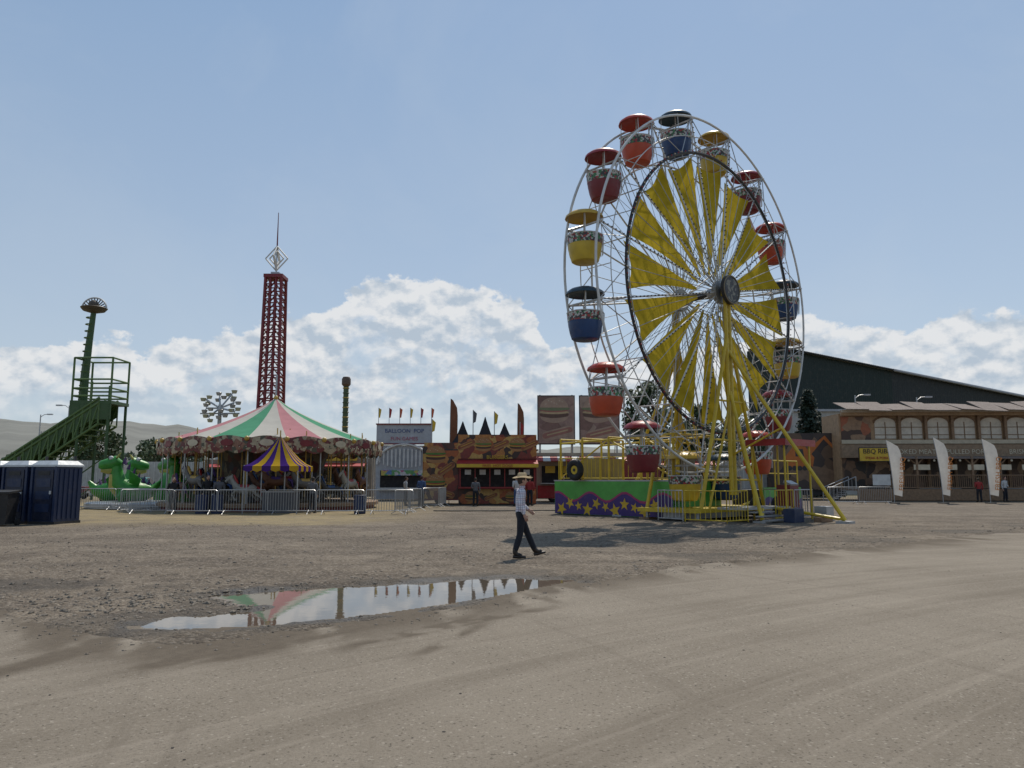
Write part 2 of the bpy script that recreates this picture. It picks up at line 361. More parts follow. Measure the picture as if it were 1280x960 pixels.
# gravel stones
def stones(name,n,fn,smin,smax,m):
    t=(1+5**.5)/2
    iv=np.array([(-1,t,0),(1,t,0),(-1,-t,0),(1,-t,0),(0,-1,t),(0,1,t),(0,-1,-t),(0,1,-t),(t,0,-1),(t,0,1),(-t,0,-1),(-t,0,1)])/1.9
    ifc=np.array([(0,11,5),(0,5,1),(0,1,7),(0,7,10),(0,10,11),(1,5,9),(5,11,4),(11,10,2),(10,7,6),(7,1,8),(3,9,4),(3,4,2),(3,2,6),(3,6,8),(3,8,9),(4,9,5),(2,4,11),(6,2,10),(8,6,7),(9,8,1)])
    P=fn(n); n=len(P); s=smin+(smax-smin)*rng.random(n)**4
    hz,sd,_=gheight(P[:,0],P[:,1]); hz=np.where(P[:,1]<yb(P[:,0]),0,hz)
    k=sd>.05; P=P[k];s=s[k];hz=hz[k];n=len(P)
    V_=iv[None]*(1+.35*(rng.random((n,12,3))-.5))*s[:,None,None]*np.stack([.8+rng.random(n)*.6,.8+rng.random(n)*.6,.4+rng.random(n)*.3],-1)[:,None,:]
    V_[:,:,0]+=P[:,0,None];V_[:,:,1]+=P[:,1,None];V_[:,:,2]+=(hz+s*.1)[:,None]
    F=(ifc[None]+np.arange(n)[:,None,None]*12).reshape(-1,3)
    me=bpy.data.meshes.new(name); me.from_pydata(V_.reshape(-1,3).tolist(),[],F.tolist()); me.materials.append(m)
    o=bpy.data.objects.new(name,me); sc.collection.objects.link(o)
SM=mat('stone',(.22,.185,.145),.9,0,.6,3,0,25,.3)
def f1(n):
    y=8.2+rng.random(n)**1.7*20; x=(rng.random(n)-.5)*1.7*y; P=np.stack([x,y],-1)
    kk=(y>yb(x)+.1)&(fbm(x,y,81,.6,4)>.42+.1*rng.random(n)); return P[kk]
def f2(n):
    x=-6.0+rng.normal(0,1.2,n)+1.2; y=10.2+rng.normal(0,.8,n); k=(y>yb(x)+.15); return np.stack([x,y],-1)[k]
def f3(n):
    y=3.6+rng.random(n)**1.3*14; x=(rng.random(n)-.5)*1.6*y; k=y<yb(x)-.3; return np.stack([x,y],-1)[k]
def f4(n):
    x=rng.random(n)*12-6; y=yb(x)+rng.normal(0,.35,n); return np.stack([x,y],-1)
stones('gravel',16000,f1,.005,.038,SM); stones('gravel',1300,f2,.008,.045,SM); stones('gravel',420,f3,.003,.011,mat('dark_stone',(.07,.06,.05),.9)); stones('gravel',1500,f4,.004,.022,SM)
# ------------------------------------------------------------------ hills + tree line
hm=mat('hazed_hill',(.19,.19,.165),.95,0,.4,.006,0,1,0)  # distance haze is mixed into this greyish hill colour
vs=[];fs=[];rows=[(900,0),(1200,.35),(1600,.62),(2100,1),(2700,.9),(3600,.3)]; nA=160
for d,k in rows:
    for i in range(nA):
        a=R(-60+120*i/(nA-1)); H=150+36*mn.noise(Vector((a*4,0,3)))+26*mn.noise(Vector((a*14,d*.003,1)))+8*mn.noise(Vector((a*50,d*.01,1)))
        H*=1-.45*max(0,min(1,(a+.5)/.5)); dd=d*(1+.06*mn.noise(Vector((a*9,d,0))))
        vs.append((math.sin(a)*dd,math.cos(a)*dd,H*k-2 if k else -2))
for j in range(len(rows)-1):
    for i in range(nA-1): o=j*nA+i; fs.append((o,o+1,o+nA+1,o+nA))
me=bpy.data.meshes.new('hills'); me.from_pydata(vs,[],fs); me.materials.append(hm)
me.polygons.foreach_set('use_smooth',[True]*len(fs)); ho=bpy.data.objects.new('hills',me); sc.collection.objects.link(ho)
def leafmat(name,a,b_):
    if name in MATS: return MATS[name]
    m,nt,bs=newmat(name); pos=N(nt,'ShaderNodeTexCoord').outputs['Object']
    nt.links.new(mixc(nt,mrange(nt,noi(nt,pos,.9,5,.6),.35,.65),a,b_),bs.inputs['Base Color']); bs.inputs['Roughness'].default_value=.7
    MATS[name]=m; return m
def leaves(b,part,m,c,rad,n,s,sq=1):
    vs=[];fs=[]
    for i in range(n):
        d=Vector((random.gauss(0,1),random.gauss(0,1),random.gauss(0,1))).normalized()*rad*(.45+.6*random.random())
        p=Vector(c)+Vector((d.x,d.y,d.z*sq)); u=Vector((random.gauss(0,1),random.gauss(0,1),random.gauss(0,1))).normalized(); v_=u.orthogonal().normalized()
        k=s*(.6+.8*random.random()); o=len(vs); vs+= [p-u*k,p+v_*k*.6,p+u*k,p-v_*k*.6]; fs.append((o,o+1,o+2,o+3))
    b.add(part,m,vs,fs)
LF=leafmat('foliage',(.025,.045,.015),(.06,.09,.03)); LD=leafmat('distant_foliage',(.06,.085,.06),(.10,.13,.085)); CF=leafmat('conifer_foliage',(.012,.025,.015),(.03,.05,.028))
BARK=mat('bark',(.09,.06,.04),.9)
b=Bld()
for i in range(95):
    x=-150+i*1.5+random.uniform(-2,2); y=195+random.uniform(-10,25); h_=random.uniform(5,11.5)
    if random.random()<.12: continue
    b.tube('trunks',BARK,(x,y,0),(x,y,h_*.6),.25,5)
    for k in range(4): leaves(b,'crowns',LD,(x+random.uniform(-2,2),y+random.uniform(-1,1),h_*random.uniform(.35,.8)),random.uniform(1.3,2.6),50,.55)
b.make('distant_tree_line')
def tree(h,wd,n=26):
    b=Bld(); b.sweep('trunk',BARK,[(0,0,0),(.05,0,h*.25),(-.05,.1,h*.5),(.1,0,h*.8)],[h*.03,h*.022,h*.015,h*.006],8)
    for i in range(n):
        a=random.random()*6.28; z=h*random.uniform(.25,.95); rr=wd*random.uniform(.25,1)*math.sin(math.pi*min(.95,max(.15,(z/h-.1))))
        p=(math.cos(a)*rr,math.sin(a)*rr,z); b.tube('limbs',BARK,(0,0,z*.75),p,h*.008,5,h*.003)
        leaves(b,'foliage',LF,p,random.uniform(.7,1.3)*wd*.3,130,.22)
    return b
def conifer(h,wd):
    b=Bld(); b.sweep('trunk',BARK,[(0,0,0),(0,0,h)],[h*.02,.03],8); z=h*.08
    while z<h*.98:
        L=wd*(1-z/h)**.8*random.uniform(.8,1.15)+.12; k=7
        for j in range(k):
            a=random.random()*6.28; l=L*random.uniform(.65,1.1); tip=Vector((math.cos(a)*l,math.sin(a)*l,z-l*.22))
            b.tube('limbs',BARK,(0,0,z),tip,.035,4,.01)
            for q_ in range(6):
                t=(q_+1)/6; leaves(b,'foliage',CF,Vector((0,0,z)).lerp(tip,t),.2+.12*(1-t),9,.17,.7)
        z+=h*.028
    return b
conifer(10.4,2.8).make('pine_tree',(28.6,73,0)); conifer(8.4,2.4).make('pine_tree',(30.6,76,0)); tree(11.4,3.2,34).make('deciduous_tree',(14.4,76,0)); tree(9.6,2.8).make('deciduous_tree',(20,80,0))
tree(7.5,3.5).make('deciduous_tree',(-52,95,0)); tree(6.5,3).make('deciduous_tree',(-46,98,0)); tree(8.5,3.2).make('deciduous_tree',(25,84,0))
# ------------------------------------------------------------------ people
def plaid():
    if 'plaid_shirt' in MATS: return MATS['plaid_shirt']
    m,nt,bs=newmat('plaid_shirt'); pos=N(nt,'ShaderNodeTexCoord').outputs['Object']
    def wv(ax,sc_):
        w_=N(nt,'ShaderNodeTexWave'); w_.bands_direction=ax; w_.inputs['Scale'].default_value=sc_; w_.inputs['Distortion'].default_value=1.2; nt.links.new(pos,w_.inputs['Vector']); return mrange(nt,w_.outputs['Fac'],.6,.75)
    c=mixc(nt,mth(nt,'MULTIPLY',wv('Z',6.5),.5),(.66,.65,.68),(.22,.23,.31)); c=mixc(nt,mth(nt,'MULTIPLY',wv('X',7),.6),c,(.19,.20,.30)); c=mixc(nt,mth(nt,'MULTIPLY',wv('Z',2.6),.2),c,(.45,.15,.15))
    nt.links.new(c,bs.inputs['Base Color']); bs.inputs['Roughness'].default_value=.85; MATS['plaid_shirt']=m; return m
POSES={
'walk':dict(P=(0,0,.95),RA=[(0,-.19,1.43),(-.07,-.245,1.16),(.03,-.255,.93)],LA=[(.02,.19,1.43),(.08,.25,1.17),(.25,.22,1.02)],
  RL=[(0,-.095,.90),(-.03,-.10,.50),(-.16,-.10,.10),(.02,-.12,.045)],LL=[(.02,.095,.90),(.19,.10,.52),(.37,.10,.12),(.53,.12,.12)]),
'stand':dict(P=(0,0,.97),RA=[(0,-.19,1.43),(-.03,-.25,1.15),(.04,-.25,.9)],LA=[(0,.19,1.43),(-.01,.26,1.16),(.18,.12,1.08)],
  RL=[(0,-.095,.90),(.02,-.11,.5),(-.02,-.12,.09),(.13,-.15,.045)],LL=[(0,.095,.90),(.03,.11,.5),(.0,.13,.09),(.15,.15,.045)])}
def person(name,loc,rz,pose,shirt,pants,boots,hat=None,hair=(.05,.03,.02),s=1.0):
    D=POSES[pose]
    V_=[D['P'],(.01,0,1.08),(.0,0,1.24),(.01,0,1.38),(.02,0,1.47),(.035,0,1.56)]
    Rr=[(.155,.12),(.145,.105),(.165,.115),(.17,.115),(.085,.08),(.055,.055)]; E=[(0,1),(1,2),(2,3),(3,4),(4,5)]
    for arm in('RA','LA'):
        a=D[arm]; o=len(V_); mid=[tuple((Vector(a[0])+Vector(a[1]))/2),tuple((Vector(a[1])+Vector(a[2]))/2)]
        V_+=[a[0],mid[0],a[1],mid[1],a[2]]; Rr+=[(.076,)*2,(.064,)*2,(.054,)*2,(.050,)*2,(.036,)*2]; E+=[(3,o),(o,o+1),(o+1,o+2),(o+2,o+3),(o+3,o+4)]
    for leg in('RL','LL'):
        a=D[leg]; o=len(V_); m1=tuple((Vector(a[0])+Vector(a[1]))/2); m2=tuple(Vector(a[1]).lerp(Vector(a[2]),.35))
        V_+=[a[0],m1,a[1],m2,a[2],a[3]]; Rr+=[(.100,)*2,(.090,)*2,(.074,)*2,(.076,)*2,(.068,)*2,(.042,.035)]; E+=[(0,o),(o,o+1),(o+1,o+2),(o+2,o+3),(o+3,o+4),(o+4,o+5)]
    me=bpy.data.meshes.new('t'); me.from_pydata([Vector(v) for v in V_],E,[]); ob=bpy.data.objects.new('t',me); sc.collection.objects.link(ob)
    ob.modifiers.new('s','SKIN'); sk=me.skin_vertices[0].data
    for i,r in enumerate(Rr): sk[i].radius=r; sk[i].use_root=(i==0)
    sb=ob.modifiers.new('u','SUBSURF'); sb.levels=2; sb.render_levels=2
    dg=bpy.context.evaluated_depsgraph_get(); dg.update(); nm=bpy.data.meshes.new_from_object(ob.evaluated_get(dg)); bpy.data.objects.remove(ob)
    nm.materials.clear()
    for m in(shirt,pants,SKIN,boots): nm.materials.append(m)
    ank=[Vector(D[l][2]) for l in('RL','LL')]
    for p in nm.polygons:
        c=p.center; p.use_smooth=True
        arm=abs(c.y)>.185
        if c.z>1.51: k=2
        elif min((c-a_).length for a_ in ank)<.10 or c.z<.07: k=3
        elif c.z<.99 and not(arm and c.z>.86 and min((c-Vector(D['RA'][2])).length,(c-Vector(D['LA'][2])).length)<.16): k=1
        else: k=0
        p.material_index=k
    b=Bld(); HC=(.05,0,1.655)
    b.ball('head',SKIN,HC,.1,16,(.98,.78,1.2)); b.ball('head',SKIN,(.075,0,1.6),.055,10,(1,.9,.9))
    b.sweep('nose',SKIN,[(.14,0,1.67),(.165,0,1.64),(.14,0,1.63)],[.008,.016,.01],6)
    for sgn in(-1,1):
        b.ball('eyes',DARK,(.135,.032*sgn,1.675),.009,8); b.ball('ears',SKIN,(.045,.079*sgn,1.655),.026,8,(.8,.35,1.2))
        b.box('collar',shirt,(.04,.045*sgn,1.525),(.11,.05,.03),0,0,R(-25*sgn))
    b.box('mouth',MAR,(.140,0,1.598),(.008,.04,.007))
    HM=mat('hair_%d'%int(hair[0]*1000),hair,.8,0,.3,30,0,25,0); b.ball('hair',HM,(.033,0,1.675),.1,14,(1.0,.86,1.16))
    for l in('RL','LL'):
        a=Vector(D[l][2]);t=Vector(D[l][3])
        b.sweep('boot_sole',boots,[a+Vector((-.03,0,-.062)),a.lerp(t,.5)+Vector((0,0,-.045)),t+Vector((.07,0,-.02))],[.035,.038,.028],8,False,(0,0,1),1.15)
    for arm in('RA','LA'):
        wv_=Vector(D[arm][2]); d=(wv_-Vector(D[arm][1])).normalized(); side=Vector((0,-1 if arm=='RA' else 1,0)); fw=side.cross(d); 
        if fw.x<0: fw=-fw
        pc=wv_+d*.05; b.sweep('hand',SKIN,[wv_-d*.02,wv_+d*.03,wv_+d*.09],[.026,.038,.034],10,False,tuple(fw),.5)
        for j,L in enumerate((.062,.075,.07,.055)):
            o=pc+d*.035+fw*(.028-.018*j); inn=-side
            b.sweep('fingers',SKIN,[o,o+d*L*.5+inn*.006,o+d*L*.8+inn*.02,o+d*L*.95+inn*.035],[.0095,.009,.0085,.007],6)
        o=wv_+d*.03+fw*.028; b.sweep('thumb',SKIN,[o,o+fw*.022+d*.025,o+fw*.026+d*.052],[.012,.0105,.008],6)
    if hat is not None:
        vs=[];k=28; cx,cz=.045,1.725
        pr=[(.105,0),(.14,-.004),(.175,.0),(.205,.006)]
        for r,z in pr:
            for i in range(k):
                a=6.2832*i/k; x=r*1.0*math.cos(a)*1.05; y=r*math.sin(a)*.9; t=(r-.1)/.09
                vs.append((cx+x,y,cz+z+t*(.030*(math.sin(a)**2)-.012*(math.cos(a)**2))))
        pr2=[(.1,.0),(.097,.05),(.086,.10),(.06,.115),(.0,.09)]
        fs=[(j*k+i,j*k+(i+1)%k,(j+1)*k+(i+1)%k,(j+1)*k+i) for j in range(3) for i in range(k)]
        b.add('hat_brim',hat,vs,fs)
        vs=[(cx+r*1.08*math.cos(6.2832*i/k),r*.86*math.sin(6.2832*i/k),cz+z) for r,z in pr2 for i in range(k)]
        b.add('hat_crown',hat,vs,[(j*k+i,j*k+(i+1)%k,(j+1)*k+(i+1)%k,(j+1)*k+i) for j in range(4) for i in range(k)])
        b.lathe('hat_band',mat('hat_band_brown',(.12,.07,.04)),[(.107,.004),(.105,.018)],(cx,0,cz),k)
    e=b.make(name,loc,rz); e.scale=(s,s,s); bo=bpy.data.objects.new('body',nm); sc.collection.objects.link(bo); bo.parent=e
    return e
JEAN=mat('dark_jeans',(.012,.014,.022),.85,0,.3,12,0,25,0); BOOT=mat('brown_boots',(.03,.02,.014),.5); STRAW=cloth('straw_hat',(.66,.54,.36),.35,.15)
BLKC=mat('black_cloth',(.015,.015,.018),.9); GRC=mat('grey_cloth',(.12,.12,.13),.9); TEE=mat('white_cloth',(.5,.5,.5),.9); RC=mat('red_cloth',(.3,.03,.03),.9); BC=mat('blue_cloth',(.05,.09,.2),.9)
gz=float(gheight(np.array([.25]),np.array([16.0]))[0][0])
person('walking_cowboy',(.17,16.0,gz+.01),R(14),'walk',plaid(),JEAN,BOOT,STRAW,(.05,.03,.02),.95)
for i,(x,y,rz_,sh_,pa_) in enumerate([(-16.25,36.8,-1.2,BLKC,JEAN),(-14.6,38.2,2.2,GRC,JEAN),(-15.1,38.0,-.8,BLKC,BLKC),(-2.2,46.4,1.6,GRC,JEAN),(1.1,47.5,1.2,RC,JEAN),(.3,46.8,2,TEE,BC),(33.5,55,1.4,RC,JEAN),(39,54.5,1.7,BC,GRC),(-5.2,44,1.2,BC,JEAN),(-9.6,36.9,1.5,GRC,JEAN),(-6.6,47.5,.4,TEE,JEAN),(3.4,50.5,-1.5,BC,JEAN),(5.2,51.5,1.6,BLKC,GRC),(-24.3,42.5,.3,GRC,JEAN),(36,56,-1.2,TEE,JEAN)]):
    person('bystander',(x,y,0.01),rz_,'stand',sh_,pa_,BOOT,STRAW if i in(4,12) else None,(.04+.02*(i%3),.03,.02),.97+.03*(i%3))
# ------------------------------------------------------------------ ferris wheel
SAIL=cloth('yellow_sail',(.52,.385,.035),.45,.35)
BAND=mosaic('lettered_band',14,[(.5,.5,.48),(.04,.04,.05),(.35,.04,.04),(.5,.5,.45),(.05,.2,.08),(.05,.05,.05)])
CZ=9.45; RP=7.42; HB=1.30
b=Bld(); C=Vector((0,0,CZ))
def wp(r,deg,y): a=R(deg); return Vector((r*math.cos(a),y,CZ+r*math.sin(a)))
for y in(-.78,.78):
    b.ring('outer_rim',WHT,(0,y,CZ),RP+.12,.05,96); b.ring('mid_rim',WHT,(0,y*.97,CZ),6.7,.022,96,5)
b.ring('inner_light_ring',DARK,(0,-.86,CZ),5.95,.065,96); b.ring('inner_back_ring',WHT,(0,.86,CZ),5.95,.04,96)
b.ring('inner_ring_stripe',STEEL,(0,-.86,CZ),5.80,.02,96,5)
for i in range(140): b.ball('ring_bulbs_red' if i%2 else 'ring_bulbs_white',RED if i%2 else CREAM,wp(6.0,i*360/140,-.95),.035,5)
cols={'blue':BLU,'yellow':CYEL,'red':MAR,'orange':mat('vermilion_paint',(.5,.065,.02),.4)}; seq=['blue','yellow','red','orange']
TEAL=mat('blue_canopy',(.008,.035,.055),.4); cans={'blue':TEAL,'yellow':mat('yellow_canopy',(.55,.33,.02),.4),'red':mat('red_canopy',(.30,.015,.02),.4),'orange':mat('vermilion_canopy',(.5,.045,.02),.4)}
for k in range(1,17):
    ph=11+(5-k)*22.5
    for sg in(-1,1):
        hc=Vector((0,sg*(HB-.3),CZ)); hub=hc+(wp(.42,ph,0)-C); rim=wp(RP+.1,ph,sg*.78)
        b.tube('spokes',WHT,hub,rim,.034,6)
        b.tube('spoke_ties',STEEL,hc+(wp(.42,ph+11,0)-C),wp(6.0,ph+11.25,sg*.86),.016,5)
        for dd in(-1,1):
            b.tube('tie_rods',STEEL,wp(5.95,ph+dd*11.25,sg*.86),wp(RP+.1,ph,sg*.78),.02,5)
            b.tube('tie_rods',STEEL,hub,wp(5.95,ph+dd*5.6,sg*.86),.012,4)
        b.tube('cross_cables',STEEL,hub,wp(RP,ph,-sg*.78),.012,4)
    for q_ in range(30):
        r_=.9+q_*.22
        if r_<7.3: b.ball('spoke_bulbs',DARK,wp(r_,ph,-(1.02-(r_-.4)/7.0*.24)-.05),.036,4)
    b.tube('cross_shafts',WHT,wp(RP,ph,-.9),wp(RP,ph,.9),.045,6); b.tube('ring_spacers',WHT,wp(5.95,ph,-.86),wp(5.95,ph,.86),.025,5); b.tube('ring_spacers',WHT,wp(6.7,ph+11.25,-.78),wp(6.7,ph+11.25,.78),.018,5)
    b.tube('rim_braces',STEEL,wp(5.95,ph,-.86),wp(RP,ph,.78),.014,4); b.tube('rim_braces',STEEL,wp(5.95,ph,.86),wp(RP,ph,-.78),.014,4)
    a0=ph+.6; a1=ph+19.0; nr=10;na=6; vs=[];fs=[]
    for i in range(nr+1):
        for j in range(na+1):
            t=j/na; u=i/nr; rmax=5.9-.42*math.sin(math.pi*t)-.35*t*t; r_=.85+(rmax-.85)*u
            yy=-.60*(.7+.3*u)+.14*math.sin(u*7+k*1.7)*math.sin(math.pi*t)*u+.10*t*u
            vs.append(wp(r_,a0+(a1-a0)*(t*(.5+.5*u)),yy))
    for i in range(nr):
        for j in range(na): o=i*(na+1)+j; fs.append((o,o+1,o+na+2,o+na+1))
    b.add('sunburst_sails',SAIL,vs,fs)
    cn=seq[(k-1)%4]; cm=cols[cn]; sway=random.uniform(-.04,.04)
    b.M=Matrix.Translation(wp(RP,ph,0))@Matrix.Rotation(sway,4,'Y')
    b.lathe('car_body_'+cn,cm,[(.01,-1.42),(.42,-1.42),(.50,-1.37),(.57,-1.15),(.625,-.86),(.635,-.74)],(0,0,0),22)
    b.lathe('car_lettered_band',BAND,[(.642,-.74),(.665,-.48),(.672,-.42)],(0,0,0),22)
    b.lathe('car_interior',DARK,[(.645,-.42),(.60,-.7),(.5,-.95),(.02,-.97)],(0,0,0),22)
    b.ring('car_top_rail',WHT,(0,0,-.41),.665,.022,24,5,'Z')
    b.lathe('car_canopy_'+cn,cans[cn],[(.68,.27),(.72,.27),(.69,.36),(.54,.47),(.30,.55),(.02,.58)],(0,0,0),22)
    b.lathe('car_canopy_lining_'+cn,cans[cn],[(.70,.268),(.5,.42),(.02,.5)],(0,0,0),22)
    b.tube('car_posts',WHT,(0,0,-.96),(0,0,.5),.03,6)
    for a in range(4):
        an=R(45+90*a); b.tube('car_posts',WHT,(.65*math.cos(an),.65*math.sin(an),-.42),(.60*math.cos(an),.60*math.sin(an),.34),.014,5)
    for y_ in(-.62,.62): b.tube('car_posts',WHT,(0,y_,-.5),(0,y_,.02),.03,5)
    for a in(-40,-30,-20,-10,0): 
        an=R(a-10); b.tube('car_gate',WHT,(.70*math.cos(an),.70*math.sin(an),-.42),(.66*math.cos(an),.66*math.sin(an),-1.12),.016,4)
    b.ring('car_table',STEEL,(0,0,-.5),.2,.02,12,5,'Z')
    b.ball('rider_seat',cm,(.0,.38,-.55),.22,8,(1.5,.4,.9))
    b.M=Matrix.Identity(4)
def disc(b,part,m,c,r,y,seg=28):
    b.poly(part,m,[(c[0]+r*math.cos(6.2832*i/seg),y,c[2]+r*math.sin(6.2832*i/seg)) for i in range(seg)])
b.tube('axle',DARK,(0,-HB-.1,CZ),(0,HB+.1,CZ),.16,14)
for sg in(-1,1):
    b.tube('hub_drum',STEEL,(0,sg*(HB-.4),CZ),(0,sg*(HB-.2),CZ),.5,20); b.tube('hub_drum',STEEL,(0,sg*.5,CZ),(0,sg*.8,CZ),.26,16)
b.tube('hub_sign',DARK,(0,-HB-.12,CZ),(0,-HB-.26,CZ),.62,28); b.ring('hub_sign_trim',mat('dull_brass',(.25,.2,.12)),(0,-HB-.27,CZ),.58,.025,32)
disc(b,'hub_sign_face',mosaic('hub_face',9,[(.02,.02,.025),(.03,.03,.035),(.2,.19,.15),(.04,.05,.05)]),(0,0,CZ),.5,-HB-.265)
for sg in(-1,1):
    y=sg*HB
    for x in(-.13,.13): b.tube('tower',YEL,(x,y,1.0),(x,y,CZ),.085,6)
    for i in range(18): z=1.1+i*.46; b.tube('tower_lattice',YEL,(-.13,y,z),(.13,y,z+.46) if i%2 else (.13,y,z),.028,5); b.tube('tower_lattice',YEL,(.13,y,z),(-.13,y,z+.46),.028,5)
    b.box('bearing_block',YEL,(0,y,CZ),(.5,.22,.5)); b.box('tower_panel',YEL,(0,y-sg*.10,6.0),(.24,.02,6.6))
    for x in(-2.3,2.3):
        b.tube('a_frame_legs',YEL,(x*.06,y,7.4),(x,y,.45),.075,8); b.tube('a_frame_legs',YEL,(x*.06,y,4.5),(x*.75,y,.5),.05,6)
    for z in(1.6,3.2,4.8): 
        xx=2.3*(1-(z-.45)/6.95); b.tube('a_frame_legs',YEL,(-xx,y,z),(xx,y,z),.04,6)
    for x in(-1.5,.65):
        b.tube('outriggers',YEL,(0,y,6.9 if x>0 else 5.2),(x,sg*(5.5 if x>0 else 3.4),.12),.075,8)
        b.box('outrigger_pad',STEEL,(x,sg*(5.5 if x>0 else 3.4),.05),(.5,.5,.1))
        b.tube('outriggers',YEL,(x*.5,sg*3.0,.5),(x,sg*(5.5 if x>0 else 3.4),.15),.06,6)
    b.tube('outriggers',YEL,(0,sg*3.5,3.6),(0,y,2.6),.04,6)
b.box('trailer_frame',YEL,(0,0,.42),(5.6,2.8,.16)); b.box('trailer_chassis',STEEL,(0,0,.2),(4.6,1.0,.28))
b.box('loading_deck',STEEL,(-.2,-2.35,.52),(3.4,1.2,.08))
for i in range(3): b.box('steps',STEEL,(-1.0,-3.1-.28*i,.40-.14*i),(1.4,.28,.05))
def fencep(b,part,m,p0,p1,z0,h,n,r=.022):
    p0=Vector(p0);p1=Vector(p1)
    for z in(z0+.08,z0+h): b.tube(part,m,(p0.x,p0.y,z),(p1.x,p1.y,z),r,6)
    for i in range(n+1):
        p=p0.lerp(p1,i/n); b.tube(part,m,(p.x,p.y,z0 if i in(0,n) else z0+.08),(p.x,p.y,z0+h),r if i in(0,n) else r*.6,5)
for x0,x1 in((-3.2,-1.8),(.2,1.6),(1.7,3.2)): fencep(b,'yellow_fence' if x1<2 else 'grey_fence',YEL if x1<2 else STEEL,(x0,-3.0,0),(x1,-3.0,0),.05,1.15,7)
fencep(b,'yellow_fence',YEL,(-3.2,-3.0,0),(-3.2,-1.2,0),.05,1.15,8); fencep(b,'grey_fence',STEEL,(-3.2,-1.1,0),(-3.0,.2,0),.05,1.15,7); fencep(b,'grey_fence',STEEL,(3.2,-3,0),(3.2,-.6,0),.05,1.15,10)
b.box('platform_core',DARK,(-.05,3.8,.78),(3.2,6.7,1.5))
b.box('skirt_green',GRN,(-1.70,3.8,.80),(.04,6.8,1.5)); b.box('skirt_green',GRN,(0,.38,.80),(3.3,.04,1.5))
vs=[(-1.726,.42+6.76*i/28,.06) for i in range(29)]+[(-1.726,.42+6.76*i/28,.86+.2*math.sin(i*.75)) for i in range(28,-1,-1)]
b.poly('skirt_purple_wave',PUR,vs)
vs=[(-1.730,.42+6.76*i/28,.90+.2*math.sin(i*.75)) for i in range(29)]+[(-1.730,.42+6.76*i/28,.80+.2*math.sin(i*.75)) for i in range(28,-1,-1)]
b.poly('skirt_magenta_wave',mat('magenta_vinyl',(.35,.03,.12)),vs)
def star(b,part,m,c,r,u,v_,rot=0):
    c=Vector(c);u=Vector(u);v_=Vector(v_); b.poly(part,m,[c+(u*math.sin(rot+math.pi*i/5)+v_*math.cos(rot+math.pi*i/5))*(r if i%2==0 else r*.42) for i in range(10)])
SY=mat('star_yellow',(.65,.40,.02),.5)
for i in range(12): star(b,'skirt_stars',SY,(-1.735,.80+.54*i,.42+.16*math.sin(i*2.1)),.23+.05*(i%3),(0,1,0),(0,0,1),i*.3)
b.box('platform_deck',STEEL,(-.05,3.8,1.57),(3.36,6.9,.06))
for y0 in range(5): fencep(b,'platform_railing',YEL,(-1.6,.5+y0*1.32,0),(-1.6,1.75+y0*1.32,0),1.6,1.0,5)
for y0 in(.5,2.2,4.0,5.6,7.0):
    for x in(-1.5,1.4): b.tube('platform_posts',YEL,(x,y0,1.6),(x,y0,3.5),.055,6)
    b.tube('platform_posts',YEL,(-1.5,y0,3.5),(1.4,y0,3.5),.04,6)
for x in(-1.5,1.4): b.tube('platform_posts',YEL,(x,.5,3.5),(x,7,3.3),.045,6); b.tube('platform_posts',YEL,(x,.5,1.7),(x,4.0,3.4),.04,6); b.tube('platform_posts',YEL,(x,7,1.7),(x,4.0,3.4),.04,6)
b.box('generator_box',mat('faded_yellow_box',(.35,.26,.06)),(.2,5.9,2.1),(1.6,1.2,1.0)); b.box('control_cabinet',mat('beige_metal',(.25,.21,.14)),(.5,1.6,2.1),(1.0,.8,1.0)); b.box('side_panels',MAR,(.3,3.6,2.0),(.9,1.4,.8))
b.M=Matrix.Translation((-2.0,5.6,2.05)); 
b.ring('spare_tyre',RUB,(0,0,0),.34,.15,28,10,'X'); b.tube('spare_tyre_rim',YEL,(-.06,0,0),(.06,0,0),.2,16); b.tube('spare_tyre_hub',DARK,(-.09,0,0),(.09,0,0),.07,10); b.M=Matrix.Identity(4)
b.box('skirt_right_core',DARK,(6.2,.8,.6),(3.4,1.6,1.1)); b.box('skirt_right_green',GRN,(6.2,-.03,.68),(3.44,.04,1.14))
vs=[(4.52+3.38*i/16,-.056,.08) for i in range(17)]+[(4.52+3.38*i/16,-.056,.72+.13*math.sin(i*.8)) for i in range(16,-1,-1)]
b.poly('skirt_right_purple',PUR,vs)
for i in range(5): star(b,'skirt_right_stars',SY,(4.95+.65*i,-.062,.38+.08*math.sin(i*2)),.22,(1,0,0),(0,0,1),i*.4)
b.tube('wheel_spokes_boom',YEL,(2.8,0,.5),(7.9,.5,1.3),.06,6)
for x in(4.6,5.8,7.0,7.9): b.tube('right_posts',YEL,(x,.1,1.2),(x,.1,2.5),.035,6)
b.tube('right_posts',YEL,(4.6,.1,2.5),(7.9,.1,2.5),.035,6); b.tube('right_posts',YEL,(4.6,.1,1.9),(7.9,.1,1.9),.025,6)
for x in(2.6,4.4): b.ring('trailer_tyres',RUB,(x,-.75,.45),.3,.14,24,8,'Y'); b.tube('trailer_wheels',YEL,(x,-.85,.45),(x,-.65,.45),.2,14)
b.box('operator_roof',MAR,(1.5,-2.6,3.15),(2.4,1.7,.12)); b.box('operator_roof_trim',RED,(1.5,-3.46,3.08),(2.44,.03,.26)); b.box('operator_roof_trim',RED,(.28,-2.6,3.08),(.03,1.7,.26))
for x in(.5,2.5):
    for y in(-3.3,-1.9): b.tube('operator_posts',YEL,(x,y,0),(x,y,3.1),.04,6)
b.box('operator_desk',MAR,(2.1,-2.5,.95),(.7,.6,.9)); b.box('operator_panel',STEEL,(2.1,-2.65,1.46),(.6,.35,.1),0,0,R(25))
